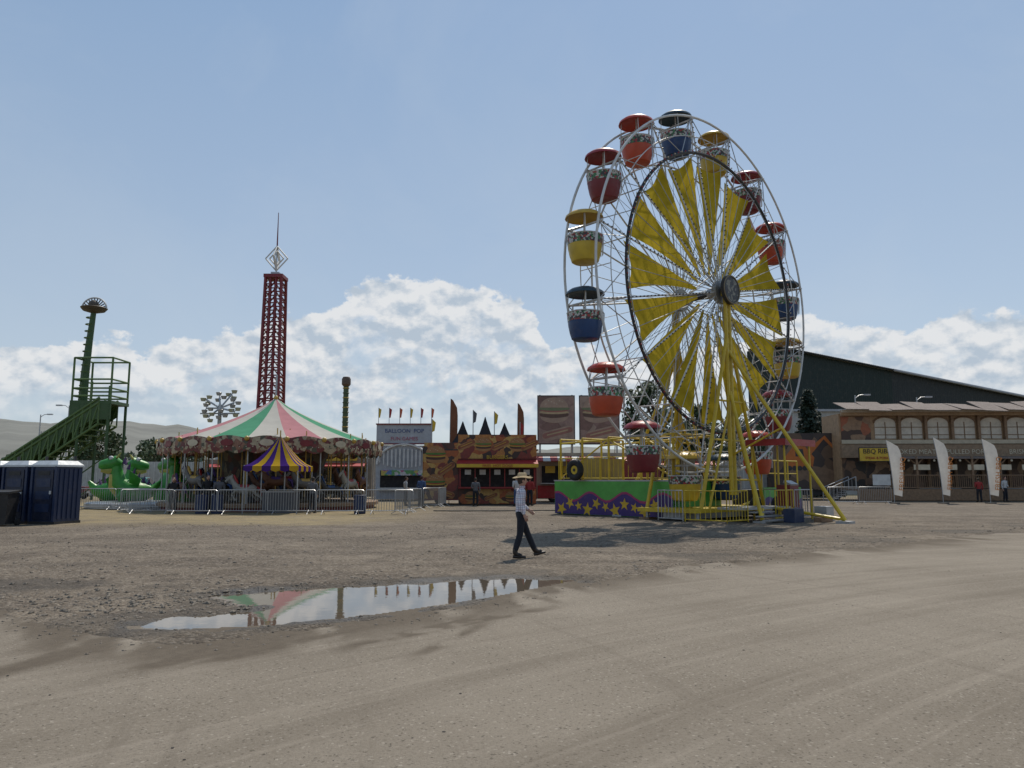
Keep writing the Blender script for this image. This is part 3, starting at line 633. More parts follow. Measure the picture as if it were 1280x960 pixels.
b.box('blue_toolbox',mat('blue_bin',(.015,.03,.08)),(-.3,-4.0,.28),(.7,.45,.5)); b.box('electrical_box',STEEL,(1.9,-4.1,.3),(.6,.5,.55)); b.box('timber_blocks',WOOD,(.8,-4.6,.12),(.9,.3,.18))
for x in(-2.4,2.4):
    for y in(-1.2,1.2): b.tube('levelling_jacks',STEEL,(x,y,0),(x,y,.4),.07,8); b.box('timber_blocks',WOOD,(x,y,.05),(.5,.5,.1))
e=b.make('ferris_wheel',(8.1,32,0),R(41.8))
# ------------------------------------------------------------------ carousel
b=Bld(); RC_=5.9
PK=cloth('pink_canvas',(.74,.36,.38),.42,.15); WC=cloth('white_canvas',(.76,.73,.65),.42,.12); GC=cloth('green_canvas',(.16,.46,.28),.42,.15)
seqc=[PK,WC,GC,WC]; nm_=['canvas_pink','canvas_white','canvas_green','canvas_white']
for k in range(20):
    a0=2*math.pi*k/20;a1=2*math.pi*(k+1)/20; vs=[];fs=[]; nr=8; na=4
    for i in range(nr+1):
        u=i/nr; r_=.12+(RC_-.12)*u; z=6.25-2.50*u**.84-.10*math.sin(math.pi*u)
        for j in range(na+1):
            t=j/na; a=a0+(a1-a0)*t; vs.append((r_*math.cos(a),r_*math.sin(a),z-.09*u*math.sin(math.pi*t)))
    for i in range(nr):
        for j in range(na): o=i*(na+1)+j; fs.append((o,o+1,o+na+2,o+na+1))
    b.add(nm_[k%4],seqc[k%4],vs,fs)
    vs=[];fs=[];na=10
    for j in range(na+1):
        t=j/na;a=a0+(a1-a0)*t
        for q_,(rr,z) in enumerate(((RC_+.20,3.66+.16*math.sin(math.pi*t)),(RC_+.26,3.25),(RC_+.22,3.08-.16*abs(math.sin(2*math.pi*t))))): vs.append((rr*math.cos(a),rr*math.sin(a),z))
    for j in range(na): o=j*3; fs+= [(o,o+3,o+4,o+1),(o+1,o+4,o+5,o+2)]
    b.add('rounding_boards',mosaic('painted_board',5.0,[(.42,.34,.22),(.16,.03,.03),(.38,.31,.2),(.08,.08,.05),(.25,.12,.07),(.12,.02,.02)]),vs,fs)
    am=(a0+a1)/2; rr=RC_+.29
    ca,sa=math.cos(am),math.sin(am)
    b.poly('board_medallions_cream' if k%2 else 'board_medallions_maroon',CREAM if k%2 else MAR,[(rr*ca-sa*.34*math.cos(q),rr*sa+ca*.34*math.cos(q),3.46+.17*math.sin(q)) for q in [6.2832*i/16 for i in range(16)]])
    ca,sa=math.cos(a0),math.sin(a0); b.ball('board_finials',GOLD,((RC_+.25)*ca,(RC_+.25)*sa,3.66),.13,8); b.tube('sweeps',WOOD,(.3*ca,.3*sa,4.2),((RC_+.2)*ca,(RC_+.2)*sa,3.5),.05,5)
    b.tube('perimeter_poles',STEEL,((RC_-.1)*ca,(RC_-.1)*sa,.4),((RC_-.1)*ca,(RC_-.1)*sa,3.5),.035,6)
for i in range(120):
    a=6.2832*i/120; b.ball('rim_bulbs',CREAM,((RC_+.29)*math.cos(a),(RC_+.29)*math.sin(a),3.25),.03,4)
b.lathe('platform',WOOD,[(.01,.42),(RC_+.05,.42),(RC_+.1,.38),(RC_+.1,.22),(RC_,.2)],(0,0,0),48); b.lathe('platform_skirt',MAR,[(RC_-.1,.22),(RC_-.12,.0)],(0,0,0),48)
b.lathe('ceiling',mat('shade_lining',(.04,.03,.025)),[(.6,3.6),(RC_+.1,3.25)],(0,0,0),40)  # ceiling coloured near black to stand in for shade under the canvas
b.lathe('centre_drum',mosaic('drum_panels',2.6,[(.16,.12,.07),(.10,.02,.02),(.04,.05,.07),(.2,.16,.1),(.03,.02,.02)]),[(2.9,.4),(2.8,1.2),(2.9,2.4),(3.2,3.45)],(0,0,0),16)  # decorated panels, coloured dark to deepen the painted interior shade
b.tube('centre_mast',STEEL,(0,0,3.5),(0,0,7.7),.05,6); b.ball('mast_finial',GOLD,(0,0,6.35),.14,8); b.tube('mast_tip',DARK,(0,0,7.2),(0,0,7.7),.04,6)
def horse(b,M,coat,tack):
    old=b.M; b.M=old@M
    b.sweep('horse_'+coat.name,coat,[(-.5,0,1.02),(-.35,0,1.06),(0,0,1.0),(.3,0,1.06),(.45,0,1.15)],[.12,.2,.18,.2,.12],10,False,(0,0,1),.8)
    b.sweep('horse_'+coat.name,coat,[(.35,0,1.12),(.52,0,1.35),(.62,0,1.55)],[.16,.11,.08],8); b.sweep('horse_'+coat.name,coat,[(.55,0,1.6),(.7,0,1.52),(.86,0,1.36)],[.07,.08,.05],8,False,None,.75)
    for y in(-.1,.1):
        b.sweep('horse_'+coat.name,coat,[(.35,y,1.0),(.52,y,.82),(.42,y,.6),(.36,y,.56)],[.08,.05,.035,.045],6); b.sweep('horse_'+coat.name,coat,[(-.4,y,1.0),(-.5,y,.82),(-.72,y,.68),(-.82,y,.55)],[.1,.06,.04,.045],6)
        b.tube('horse_'+coat.name,coat,(.56,y*.4,1.6),(.57,y*.5,1.7),.025,4,.005)
    b.sweep('manes_'+tack.name,tack,[(.5,0,1.66),(.42,0,1.5),(.3,0,1.28)],[.04,.07,.04],6); b.sweep('manes_'+tack.name,tack,[(-.52,0,1.12),(-.68,0,1.05),(-.75,0,.75)],[.05,.08,.02],6)
    b.sweep('saddle_'+tack.name,tack,[(-.2,0,1.13),(0,0,1.12),(.2,0,1.14)],[.13,.12,.13],8,False,(0,0,1),.95)
    b.tube('horse_poles',GOLD,(0,0,.42),(0,0,3.4),.025,6); b.M=old
coats=[mat('coat_white',(.36,.34,.29)),mat('coat_brown',(.14,.06,.03)),mat('coat_grey',(.16,.15,.14)),mat('coat_black',(.03,.025,.02))]; tacks=[RED,BLU,GOLD,PUR]
for i in range(22):
    a=6.2832*i/22+.1
    for j,rr in enumerate((5.2,4.2)):
        an=a+j*.16; horse(b,Matrix.Translation((rr*math.cos(an),rr*math.sin(an),.25*math.sin(i*1.9+j)+.15))@Matrix.Rotation(an-math.pi/2,4,'Z')@Matrix.Scale(1.15,4),coats[(i+j)%4],tacks[(i*3+j)%4])
b.make('carousel',(-13.75,44,0),R(5))
b=Bld(); PC=cloth('purple_canvas',(.08,.035,.22),.3); YC=cloth('yellow_canvas',(.6,.38,.04),.3); hw=1.3
cor=[(-hw,-hw),(hw,-hw),(hw,hw),(-hw,hw)]
for i in range(4):
    p=Vector((*cor[i],0));q=Vector((*cor[(i+1)%4],0))
    for k in range(6):
        t0,t1=k/6,(k+1)/6; a_=p.lerp(q,t0);c_=p.lerp(q,t1); m,nn=((YC,'roof_yellow') if k%2 else (PC,'roof_purple'))
        zs=lambda u:2.25+1.5*(u**1.5)
        vs=[];
        for s_ in range(6): u=s_/5; vs+= [(a_.x*(1-u),a_.y*(1-u),zs(u)),(c_.x*(1-u),c_.y*(1-u),zs(u))]
        b.add(nn,m,vs,[(2*s_,2*s_+1,2*s_+3,2*s_+2) for s_ in range(5)])
        md=(a_+c_)/2; b.poly('valance_yellow' if k%2 else 'valance_purple',m,[(a_.x,a_.y,2.25),(a_.x,a_.y,2.05),(md.x,md.y,1.97),(c_.x,c_.y,2.05),(c_.x,c_.y,2.25)])
for x,y in cor: b.tube('posts',STEEL,(x*.97,y*.97,0),(x*.97,y*.97,2.3),.03,6)
b.box('counter',GRC,(0,.4,.5),(1.5,1.0,1.0)); b.box('counter_top',STEEL,(0,.4,1.03),(1.6,1.1,.05)); b.tube('finial',GOLD,(0,0,3.6),(0,0,4.0),.03,6)
b.make('ticket_booth',(-11.3,37.1,0))
b=Bld(); L=2.2
b.sweep('frame',STEEL,[(-L/2,0,.18),(-L/2,0,1.08),(-L/2+.06,0,1.13),(L/2-.06,0,1.13),(L/2,0,1.08),(L/2,0,.18),(-L/2,0,.18)],.022,6)
for i in range(1,18): b.tube('bars',STEEL,(-L/2+L*i/18,0,.18),(-L/2+L*i/18,0,1.12),.011,4)
for x in(-.8,.8): b.sweep('feet',STEEL,[(x,-.3,.02),(x,0,.2),(x,.3,.02)],.018,5)
bar=b.make('crowd_barrier',(-17.0,36.1,0.01),R(2))
for i in range(1,6): clone(bar,'crowd_barrier',(-17.0+i*2.27,35.5+random.uniform(-.15,.15),.01),R(random.uniform(-5,5)))
for i in range(2): clone(bar,'crowd_barrier',(-5.2+i*.3,36.6+i*2.3,.01),R(80))
for i in range(5): clone(bar,'crowd_barrier',(-24.6+i*2.27,41.0+random.uniform(-.2,.2),.01),R(random.uniform(-6,6)))
for x,y,r_ in((-4.6,44,70),(-4.2,46.3,84),(6.2,41.5,6),(4.0,42,0),(21.6,50,8),(23.9,50.5,4),(-18.4,37.6,80)): clone(bar,'crowd_barrier',(x,y,.01),R(r_))
b=Bld(); TB=mat('toilet_blue_plastic',(.012,.026,.075),.45); TD=mat('toilet_dark_plastic',(.008,.014,.04),.45); TW=mat('toilet_roof_white',(.6,.62,.63),.5)
b.box('skid',DARK,(0,0,.06),(1.16,1.2,.12)); b.box('walls',TB,(0,0,1.1),(1.1,1.14,1.96))
for i in range(5): b.box('wall_ribs',TB,(-.565,-.42+i*.21,1.1),(.03,.10,1.8)); b.box('wall_ribs',TB,(.565,-.42+i*.21,1.1),(.03,.10,1.8))
b.box('door',TD,(0,-.585,1.08),(.8,.03,1.78)); 
for z in(.5,.95,1.4): b.box('door_ribs',TB,(0,-.605,z+.1),(.62,.02,.3))
b.box('door_vent',BLK,(0,-.606,1.84),(.5,.012,.14)); b.box('latch',WHT,(.33,-.61,1.15),(.07,.03,.12))
for x in(-.52,.52): b.box('corner_posts',TB,(x,-.59,1.1),(.09,.06,1.98))
b.box('roof_band',TW,(0,0,2.11),(1.2,1.24,.07))
b.add('roof',TW,[(-.58,-.6,2.146),(.58,-.6,2.146),(.58,.6,2.146),(-.58,.6,2.146),(-.42,-.45,2.3),(.42,-.45,2.3),(.42,.45,2.3),(-.42,.45,2.3)],[(0,1,5,4),(1,2,6,5),(2,3,7,6),(3,0,4,7),(4,5,6,7)])
b.tube('vent_pipe',DARK,(.35,.4,2.2),(.35,.4,2.48),.05,8)
pt=b.make('portable_toilet',(-16.75,28.2,0),R(-14))
for i,(x,y) in enumerate(((-18.0,28.5),(-19.25,28.8),(-20.5,29.1))): clone(pt,'portable_toilet',(x,y,0),R(-14+i))
b=Bld(); b.add('bin_body',BLK,[(x*s_,y*s_,z) for z,s_ in((.1,.8),(1.15,1.0)) for x,y in((-.42,-.4),(.42,-.4),(.42,.4),(-.42,.4))],[(0,1,5,4),(1,2,6,5),(2,3,7,6),(3,0,4,7),(0,3,2,1)])
b.box('lid',BLK,(0,0,1.19),(.92,.9,.07),0,0,R(4)); b.tube('axle',DARK,(-.42,.38,.12),(.42,.38,.12),.03,6)
for x in(-.4,.4): b.tube('wheels',RUB,(x-.04,.38,.13),(x+.04,.38,.13),.13,12)
b.box('handle',BLK,(0,.46,1.08),(.7,.06,.06))
tb=b.make('wheelie_bin',(-17.7,26.6,0),R(8)); clone(tb,'wheelie_bin',(-18.8,27,0),R(-5))
b=Bld(); b.lathe('drum',mat('blue_drum',(.008,.02,.07)),[(.01,.02),(.27,.02),(.29,.3),(.28,.32),(.29,.6),(.28,.62),(.29,.88),(.25,.9),(.24,.5),(.01,.48)],(0,0,0),20); db=b.make('rubbish_drum',(-14.7,36.4,0)); clone(db,'rubbish_drum',(-14.0,36.5,0)); clone(db,'rubbish_drum',(-7.2,36.4,0))
# ------------------------------------------------------------------ dragon ride
b=Bld(); DG=mat('dragon_green',(.04,.27,.025),.4,0,.4,3); DB=mat('dragon_belly',(.40,.37,.08),.45); DP=mat('dragon_purple',(.10,.04,.14),.5)
def dragon(M):
    old=b.M; b.M=M
    b.sweep('dragon_bodies',DG,[(-1.7,0,1.5),(-1.35,0,1.0),(-.7,0,.85),(0,0,.95),(.45,0,1.4),(.55,0,1.95),(.6,0,2.35)],[.08,.3,.62,.66,.46,.32,.30],14)
    b.sweep('dragon_bellies',DB,[(.2,0,.7),(.62,0,1.25),(.72,0,1.9)],[.35,.34,.22],10)
    b.sweep('dragon_heads',DG,[(.35,0,2.45),(.65,0,2.55),(1.0,0,2.45),(1.35,0,2.38),(1.48,0,2.38)],[.18,.38,.32,.26,.16],12,False,(0,0,1),1.0)
    b.sweep('dragon_jaws',DB,[(.7,0,2.15),(1.0,0,2.08),(1.35,0,2.12)],[.2,.2,.12],8)
    for y in(-.2,.2): b.ball('dragon_eyes',WHT,(.88,y,2.78),.13,8); b.ball('dragon_pupils',DARK,(.97,y*1.1,2.79),.07,8); b.tube('dragon_horns',DB,(.6,y,2.8),(.4,y*1.5,3.1),.08,6,.01)
    for y in(-.5,.5): b.sweep('dragon_legs',DG,[(0,y,1.0),(.3,y*1.2,.6),(.2,y*1.2,.3),(.5,y*1.2,.25)],[.3,.22,.16,.12],8); b.poly('dragon_wings',DG,[(-.1,y,1.4),(-.1,y*1.9,2.1),(-.5,y*2.0,1.8),(-.7,y*1.8,1.6),(-.6,y*.9,1.2)])
    for i in range(7): t=i/6; p=Vector((-1.3,0,1.3)).lerp(Vector((.25,0,2.7)),t); p.z+=-.1-.2*math.sin(t*3); b.tube('dragon_spikes',DP,(p.x,0,p.z-.1),(p.x-.1,0,p.z+.3),.12,5,.01)
    b.tube('support_arms',DG,(0,0,.3),(0,0,.8),.12,8); b.M=old
for i,(x,y,r_) in enumerate(((-1.9,-1.0,205),(-.6,2.2,150),(1.9,-2.4,160),(-3.6,1.6,20))): dragon(Matrix.Translation((x,y,0))@Matrix.Rotation(R(r_),4,'Z')@Matrix.Scale(1.02,4))
b.lathe('turntable',STEEL,[(.1,.42),(3.9,.36),(4.0,.3),(4.0,.05)],(-.3,0,0),32); b.lathe('centre_drum',DG,[(1.0,.4),(.9,1.2),(.5,2.0),(.1,2.3)],(-.3,1.2,0),14)
b.make('dragon_ride',(-20.2,45.0,0))
# ------------------------------------------------------------------ slide ride
b=Bld(); SG=mat('slide_green',(.035,.085,.022),.5); SGL=mat('slide_rail_green',(.09,.16,.045),.5)
p0=Vector((1.9,0,7.6));p1=Vector((-8.0,0,.9)); nseg=16
for i in range(nseg):
    a=p0.lerp(p1,i/nseg);c=p0.lerp(p1,(i+1)/nseg); wob=.14*math.sin(i*1.6); wb2=.14*math.sin((i+1)*1.6)
    for y in(-1.4,1.4):
        for zz in(.35,0,-1.7): b.tube('chute_trusses',SGL,a+Vector((0,y,zz)),c+Vector((0,y,zz)),.10,6)
        b.tube('chute_trusses',SGL,a+Vector((0,y,0)),c+Vector((0,y,-1.7)),.06,5); b.tube('chute_trusses',SGL,a+Vector((0,y,.35)),a+Vector((0,y,-1.7)),.06,5)
        b.poly('side_panels',SG,[a+Vector((0,y*.98,.3)),c+Vector((0,y*.98,.3)),c+Vector((0,y*.98,-1.0)),a+Vector((0,y*.98,-1.0))])
    b.tube('chute_trusses',SG,a+Vector((0,-1.4,-1.7)),a+Vector((0,1.4,-1.7)),.06,5)
    b.add('chute_bed',SG,[a+Vector((0,-1.35,wob-.1)),a+Vector((0,1.35,wob-.1)),c+Vector((0,1.35,wb2-.1)),c+Vector((0,-1.35,wb2-.1))],[(0,1,2,3)])
    for y in(-.45,.45): b.tube('lane_dividers',SGL,a+Vector((0,y,.25)),c+Vector((0,y,.25)),.07,5)
b.box('top_platform',SG,(1.2,0,7.6),(3.2,2.8,.25)); b.box('platform_skirt',SG,(1.2,-1.36,6.9),(3.2,.06,1.3))
for x in(-.3,1.2,2.7):
    for y in(-1.3,1.3): b.tube('platform_frame',SGL,(x,y,7.5),(x,y,9.2 if x==1.2 else 11.1),.09,6)
for x in(.3,2.6):
    for y in(-1.3,1.3): b.tube('support_legs',SG,(x,y,0),(x,y,7.5),.12,6)
for z in(8.1,8.7,9.4,11.1):
    for y in(-1.3,1.3): b.tube('platform_frame',SGL,(-.3,y,z),(2.7,y,z),.07,6)
    for x in(-.3,2.7): b.tube('platform_frame',SGL,(x,-1.3,z),(x,1.3,z),.07,6)
for i in range(4): 
    z=1.7*i; b.tube('support_legs',SG,(.3,-1.3,z),(2.6,-1.3,z+1.7),.05,5)
b.sweep('tower_column',SG,[(-.2,0,7),(-.15,0,10),(.0,0,12.5),(.2,0,15.2)],[.36,.32,.26,.2],8)
for i in range(14): z=7.4+i*.55; b.ring('tower_collars',SGL,(-.2+.03*max(0,z-9),0,z),.30,.05,12,5,'Z')
cx=.2; 
for i in range(13):
    a=math.pi*i/12; b.tube('top_fan',DARK,(cx,0,15.2),(cx+1.0*math.cos(a),0,15.3+.9*math.sin(a)),.045,5)
b.sweep('top_fan_rim',WHT,[(cx+1.0*math.cos(math.pi*i/16),0,15.3+.9*math.sin(math.pi*i/16)) for i in range(17)],.07,6)
b.lathe('top_basket',mat('dark_bronze',(.08,.06,.04)),[(.1,14.9),(.8,15.1),(1.0,15.35),(.95,15.4),(.1,15.2)],(cx,0,0),18); b.ball('top_fan_bulb',mat('dark_bronze',(.08,.06,.04)),(cx,-.1,15.6),.4,10)
b.make('giant_slide',(-33.9,60,0))
# ------------------------------------------------------------------ drop tower
b=Bld(); DR=mat('tower_red',(.20,.018,.025),.5,0,.3,1); H=25.9
def hwid(z): return 1.30-.35*z/H
nl=28
for i in range(nl):
    z0,z1=H*i/nl,H*(i+1)/nl; a,c=hwid(z0),hwid(z1)
    for sx,sy in((-1,-1),(1,-1),(1,1),(-1,1)):
        b.tube('legs',DR,(sx*a,sy*a,z0),(sx*c,sy*c,z1),.19,6); b.tube('inner_rails',DR,(sx*a*.36,sy*a,z0),(sx*c*.36,sy*c,z1),.14,5)
        b.box('lamps',CREAM,(sx*a*.68,sy*a*1.08,z0+.45),(.13,.08,.13))
    for (x0,y0),(x1,y1) in(((-1,-1),(1,-1)),((1,-1),(1,1)),((1,1),(-1,1)),((-1,1),(-1,-1))):
        b.tube('braces',DR,(x0*a,y0*a,z0),(x1*a,y1*a,z0),.09,5)
        q0=Vector((x0*a,y0*a,z0));q1=Vector((x1*a,y1*a,z0));r0=Vector((x0*c,y0*c,z1));r1=Vector((x1*c,y1*c,z1))
        b.tube('braces',DR,q0,r0.lerp(r1,.32),.08,4); b.tube('braces',DR,q1,r1.lerp(r0,.32),.08,4)
b.box('head_frame',DR,(0,0,H+.1),(2.3,2.3,.4)); b.box('head_motor',STEEL,(0,0,H+.5),(1.0,1.0,.4))
for s_ in(1.35,.85):
    pts=[(0,0,28.4-s_*1.15),(s_,0,28.4),(0,0,28.4+s_*1.15),(-s_,0,28.4)]
    for i in range(4): b.tube('diamond_sign',WHT,pts[i],pts[(i+1)%4],.085,6)
    pts=[(0,0,28.4-s_*1.15),(0,s_,28.4),(0,0,28.4+s_*1.15),(0,-s_,28.4)]
    for i in range(4): b.tube('diamond_sign',WHT,pts[i],pts[(i+1)%4],.085,6)
b.tube('mast',STEEL,(0,0,H),(0,0,31),.10,6,.07); b.tube('mast_tip',MAR,(0,0,30.0),(0,0,34.2),.09,6,.04)
b.ring('passenger_carriage',DR,(0,0,2.4),2.4,.3,24,8,'Z'); b.lathe('base',STEEL,[(.1,.5),(4,.5),(4.2,0)],(0,0,0),20)
b.make('drop_tower',(-28.7,90,0))
b=Bld(); b.tube('mast',STEEL,(0,0,0),(0,0,10),.3,10,.2); PYL=mat('pale_yellow',(.4,.38,.25))
for k in range(8):
    a=6.2832*k/8+.3; rr=1.5+.5*(k%2); tip=Vector((rr*math.cos(a),.9*math.sin(a),9.9+rr*math.sin(a)*.75))
    b.tube('arms',STEEL,(0,0,9.6),tip,.10,6)
    for j in range(3):
        q=6.2832*j/3+k; tp=tip+Vector((.42*math.cos(q),.2,.42*math.sin(q)))
        b.lathe(('tubs_grey','tubs_yellow')[k%2],(STEEL,PYL)[k%2],[(.01,-.22),(.24,-.2),(.34,.14),(.32,.16),(.02,-.05)],tp,10); b.tube('tub_arms',STEEL,tip,tp,.05,4)
b.tube('crossbar',STEEL,(-2.2,0,9),(2.2,0,9),.08,6); b.box('base',STEEL,(0,0,.3),(5,3,.6)); b.tube('braces',STEEL,(-2,0,.5),(0,0,6),.1,6); b.tube('braces',STEEL,(2,0,.5),(0,0,6),.1,6)
b.make('spinning_ride',(-32.8,85,0))
b=Bld(); CG=mat('column_green',(.06,.09,.035)); b.tube('column',CG,(0,0,0),(0,0,10.6),.3,12,.24)
for i in range(22): z=.6+i*.45; b.ring('lamp_rings_gold' if i%2 else 'lamp_rings_green',GOLD if i%2 else CG,(0,0,z),.27,.05,12,5,'Z')
b.lathe('cap',mat('bronze_cap',(.12,.07,.04)),[(.25,10.2),(.42,10.4),(.42,10.9),(.3,11.1),(.05,11.1)],(0,0,0),14); b.box('base',DARK,(0,0,.3),(2,2,.6)); b.make('ride_column',(-15.4,70,0))
# ------------------------------------------------------------------ food graphics
BUN=mat('sign_bun',(.36,.17,.06),.5); PAT=mat('sign_patty',(.07,.03,.015)); LET=mat('sign_lettuce',(.08,.18,.03)); CHE=mat('sign_cheese',(.5,.3,.04)); TOM=mat('sign_tomato',(.35,.04,.02)); SAU=mat('sign_sausage',(.25,.07,.03))
def ell(b,part,m,x,y,z,rx,rz,a0=0,a1=360,n=18):
    b.poly(part,m,[(x+rx*math.cos(R(a0+(a1-a0)*i/n)),y,z+rz*math.sin(R(a0+(a1-a0)*i/n))) for i in range(n+(0 if a1-a0==360 else 1))])
def burger(b,x,y,z,s):
    ell(b,'pictured_buns',BUN,x,y-.006,z-.22*s,.5*s,.22*s,180,360); ell(b,'pictured_patty',PAT,x,y-.010,z-.14*s,.54*s,.12*s); ell(b,'pictured_cheese',CHE,x,y-.014,z-.05*s,.55*s,.07*s)
    ell(b,'pictured_tomato',TOM,x,y-.018,z+.02*s,.5*s,.07*s); ell(b,'pictured_lettuce',LET,x,y-.022,z+.08*s,.58*s,.08*s); ell(b,'pictured_buns',BUN,x,y-.026,z+.12*s,.52*s,.38*s,0,180)
    for i in range(7): ell(b,'pictured_seeds',CREAM,x+(-.3+.1*i)*s,y-.030,z+(.25+.08*((i*3)%4)/2)*s,.025*s,.015*s,0,360,6)
def hotdog(b,x,y,z,s,t=.4):
    def cap(part,m,L,r,dy,off=0):
        pts=[]
        for i in range(9): a=math.pi/2+math.pi*i/8; pts.append((-L+r*math.cos(a),r*math.sin(a)+off))
        for i in range(9): a=-math.pi/2+math.pi*i/8; pts.append((L+r*math.cos(a),r*math.sin(a)+off))
        b.poly(part,m,[(x+(p*math.cos(t)-q*math.sin(t))*s,y-dy,z+(p*math.sin(t)+q*math.cos(t))*s) for p,q in pts])
    cap('pictured_buns',BUN,.45,.2,.006); cap('pictured_sausage',SAU,.52,.11,.012,.03); cap('pictured_mustard',CHE,.42,.025,.018,.04)
FG=mosaic('food_graphic',2.2,[(.36,.09,.02),(.08,.025,.015),(.42,.17,.04),(.2,.03,.02),(.04,.02,.015),(.5,.3,.08)])
YS=mat('yellow_sign',(.6,.40,.03)); DKI=mat('dark_interior',(.012,.01,.01),.8); REDS=mat('red_sign',(.36,.02,.02))
b=Bld(); W=7.3
b.box('body',MAR,(0,1.8,1.9),(W,3.4,3.2)); b.box('roof',DARK,(0,1.8,3.54),(W+.2,3.6,.08))
b.box('graphic_panel',FG,(-2.55,.06,2.2),(2.2,.10,3.6)); b.box('base_skirt',FG,(1.1,.06,.55),(5.0,.10,.95)); b.box('top_sign',FG,(1.1,.02,3.75),(5.1,.10,1.55))
b.box('serving_window',DKI,(1.1,.07,1.75),(4.8,.06,1.15)); b.box('counter',RED,(1.1,-.2,1.1),(5.0,.5,.08)); b.box('awning',REDS,(1.1,-.45,2.72),(5.2,1.1,.07),0,0,R(14)); b.box('awning_valance',YS,(1.1,-1.0,2.5),(5.2,.03,.22))
for i in range(6): b.box('window_posts',RED,(-1.3+i*.96,.02,1.75),(.06,.05,1.15))
for i in range(5): b.box('menu_boards',WHT,(-.8+i*.95,-.02,2.1),(.4,.03,.32))
burger(b,-2.9,0,3.2,1.2); hotdog(b,-2.2,-.03,2.3,1.0,.6); burger(b,-2.9,-.03,1.4,1.15); hotdog(b,-2.2,-.03,.75,.9,-.3)
for i,x in enumerate((-.9,.2,1.3,2.4,3.2)): (burger if i%2 else hotdog)(b,x,-.035,3.85,.95)
for i,x in enumerate((-.6,.7,2.0,3.0)): (hotdog if i%2 else burger)(b,x,0,.52,.7)
b.box('side_graphic',FG,(-3.70,1.8,2.1),(.08,3.3,3.4)); 
for x in(-2.6,2.6): b.ring('tyres',RUB,(x,.25,.38),.27,.11,18,8)
TD_=cloth('dark_canopy',(.05,.05,.055),.15)
for i,x in enumerate((-1.2,.3,1.6)):
    hw=.85; zt=(5.5,5.8,5.4)[i]; zm=lambda u:3.9+(zt-3.9)*u**1.6
    vs=[];fs=[]
    for s_ in range(6):
        u=s_/5; ww=hw*(1-u)+.02; vs+=[(x-ww,1.45-ww,zm(u)),(x+ww,1.45-ww,zm(u)),(x+ww,1.45+ww,zm(u)),(x-ww,1.45+ww,zm(u))]
    for s_ in range(5):
        for q_ in range(4): fs.append((s_*4+q_,s_*4+(q_+1)%4,s_*4+4+(q_+1)%4,s_*4+4+q_))
    b.add('roof_canopies',TD_,vs,fs)
for x,z,c_ in((-3.2,5.6,YS),(-.5,6.2,GRC),(.9,6.1,YS),(2.6,5.4,REDS)): b.tube('flag_poles',STEEL,(x,.5,3.6),(x,.5,z),.03,5); b.add('pennants_'+c_.name,c_,[(x,.5,z),(x+.26,.5,z-.25),(x+.18,.52,z-.8),(x,.5,z-.9)],[(0,1,2,3)])
e=b.make('burger_stand',(-2.05,49.5,0),R(2)); text(e,'BURGERS',(1.1,-.12,2.95),.34,YS); text(e,'FRIES  HOT DOGS',(1.1,-1.03,2.42),.24,REDS)
b=Bld(); W=7.2
b.box('body',mat('cream_trailer',(.35,.29,.21)),(0,1.8,1.9),(W,3.2,3.3)); b.box('serving_window',DKI,(0,.14,2.0),(6.4,.08,1.2)); b.box('counter',STEEL,(0,-.1,1.35),(6.6,.5,.07)); b.box('lower_panel',REDS,(0,.12,.75),(7.0,.10,.9))
for i in range(14): b.box('awning_stripes_white' if i%2 else 'awning_stripes_red',WHT if i%2 else REDS,(-3.4+i*.523,-.45,3.1),(.52,1.3,.05),0,0,R(16))
for i in range(5): b.box('menu_boards',YS,(-2.6+i*1.3,.06,2.35),(.7,.04,.5))
BBG=mosaic('billboard_print',.8,[(.26,.15,.125),(.32,.20,.16),(.22,.12,.095),(.36,.25,.19)])
SV=(BUN,PAT,LET,CHE,TOM,SAU)
BUN,PAT,LET,CHE,TOM,SAU=mat('print_bun',(.42,.28,.20)),mat('print_patty',(.13,.07,.05)),mat('print_lettuce',(.18,.20,.10)),mat('print_cheese',(.5,.36,.2)),mat('print_tomato',(.36,.13,.10)),mat('print_sausage',(.34,.15,.11))
for x0,x1 in((-3.5,-.75),(-.45,2.5)):
    cx=(x0+x1)/2; ww=x1-x0
    b.box('billboard_frame',DARK,(cx,.35,5.95),(ww,.12,3.6)); b.box('billboard_face',BBG,(cx,.27,5.95),(ww-.14,.06,3.44))
    for x in(x0+.2,x1-.2): b.tube('billboard_posts',STEEL,(x,.5,3.5),(x,.5,7.8),.06,6); b.tube('billboard_posts',STEEL,(x,1.8,3.5),(x,.5,6),.04,6)
    burger(b,cx-.15,.235,6.6,2.0); hotdog(b,cx+.1,.235,4.95,1.8,.25)
BUN,PAT,LET,CHE,TOM,SAU=SV
for x in(-2.4,2.4): b.ring('tyres',RUB,(x,.3,.4),.28,.12,18,8)
e=b.make('food_trailer',(5.35,55,0)); text(e,'LEMONADE',(0,-.02,.6),.5,YS)
b=Bld(); LG=mat('light_grey_panel',(.38,.40,.43)); W=4.4
b.box('body',LG,(0,1.5,2.2),(W,2.8,4.2)); b.box('sign_board',LG,(0,.04,5.2),(W,.1,1.6)); b.box('opening',DKI,(0,.08,1.6),(3.7,.06,1.5)); b.box('counter',WHT,(0,-.1,.95),(4,.5,.1))
b.box('sign_edge',MAR,(0,-.02,5.98),(W+.1,.16,.1)); b.box('sign_edge',MAR,(0,-.02,4.42),(W+.1,.16,.1))
b.sweep('arch',WHT,[(2.1*math.cos(R(180*i/20)),-.05,2.8+1.6*math.sin(R(180*i/20))) for i in range(21)],.09,6); 
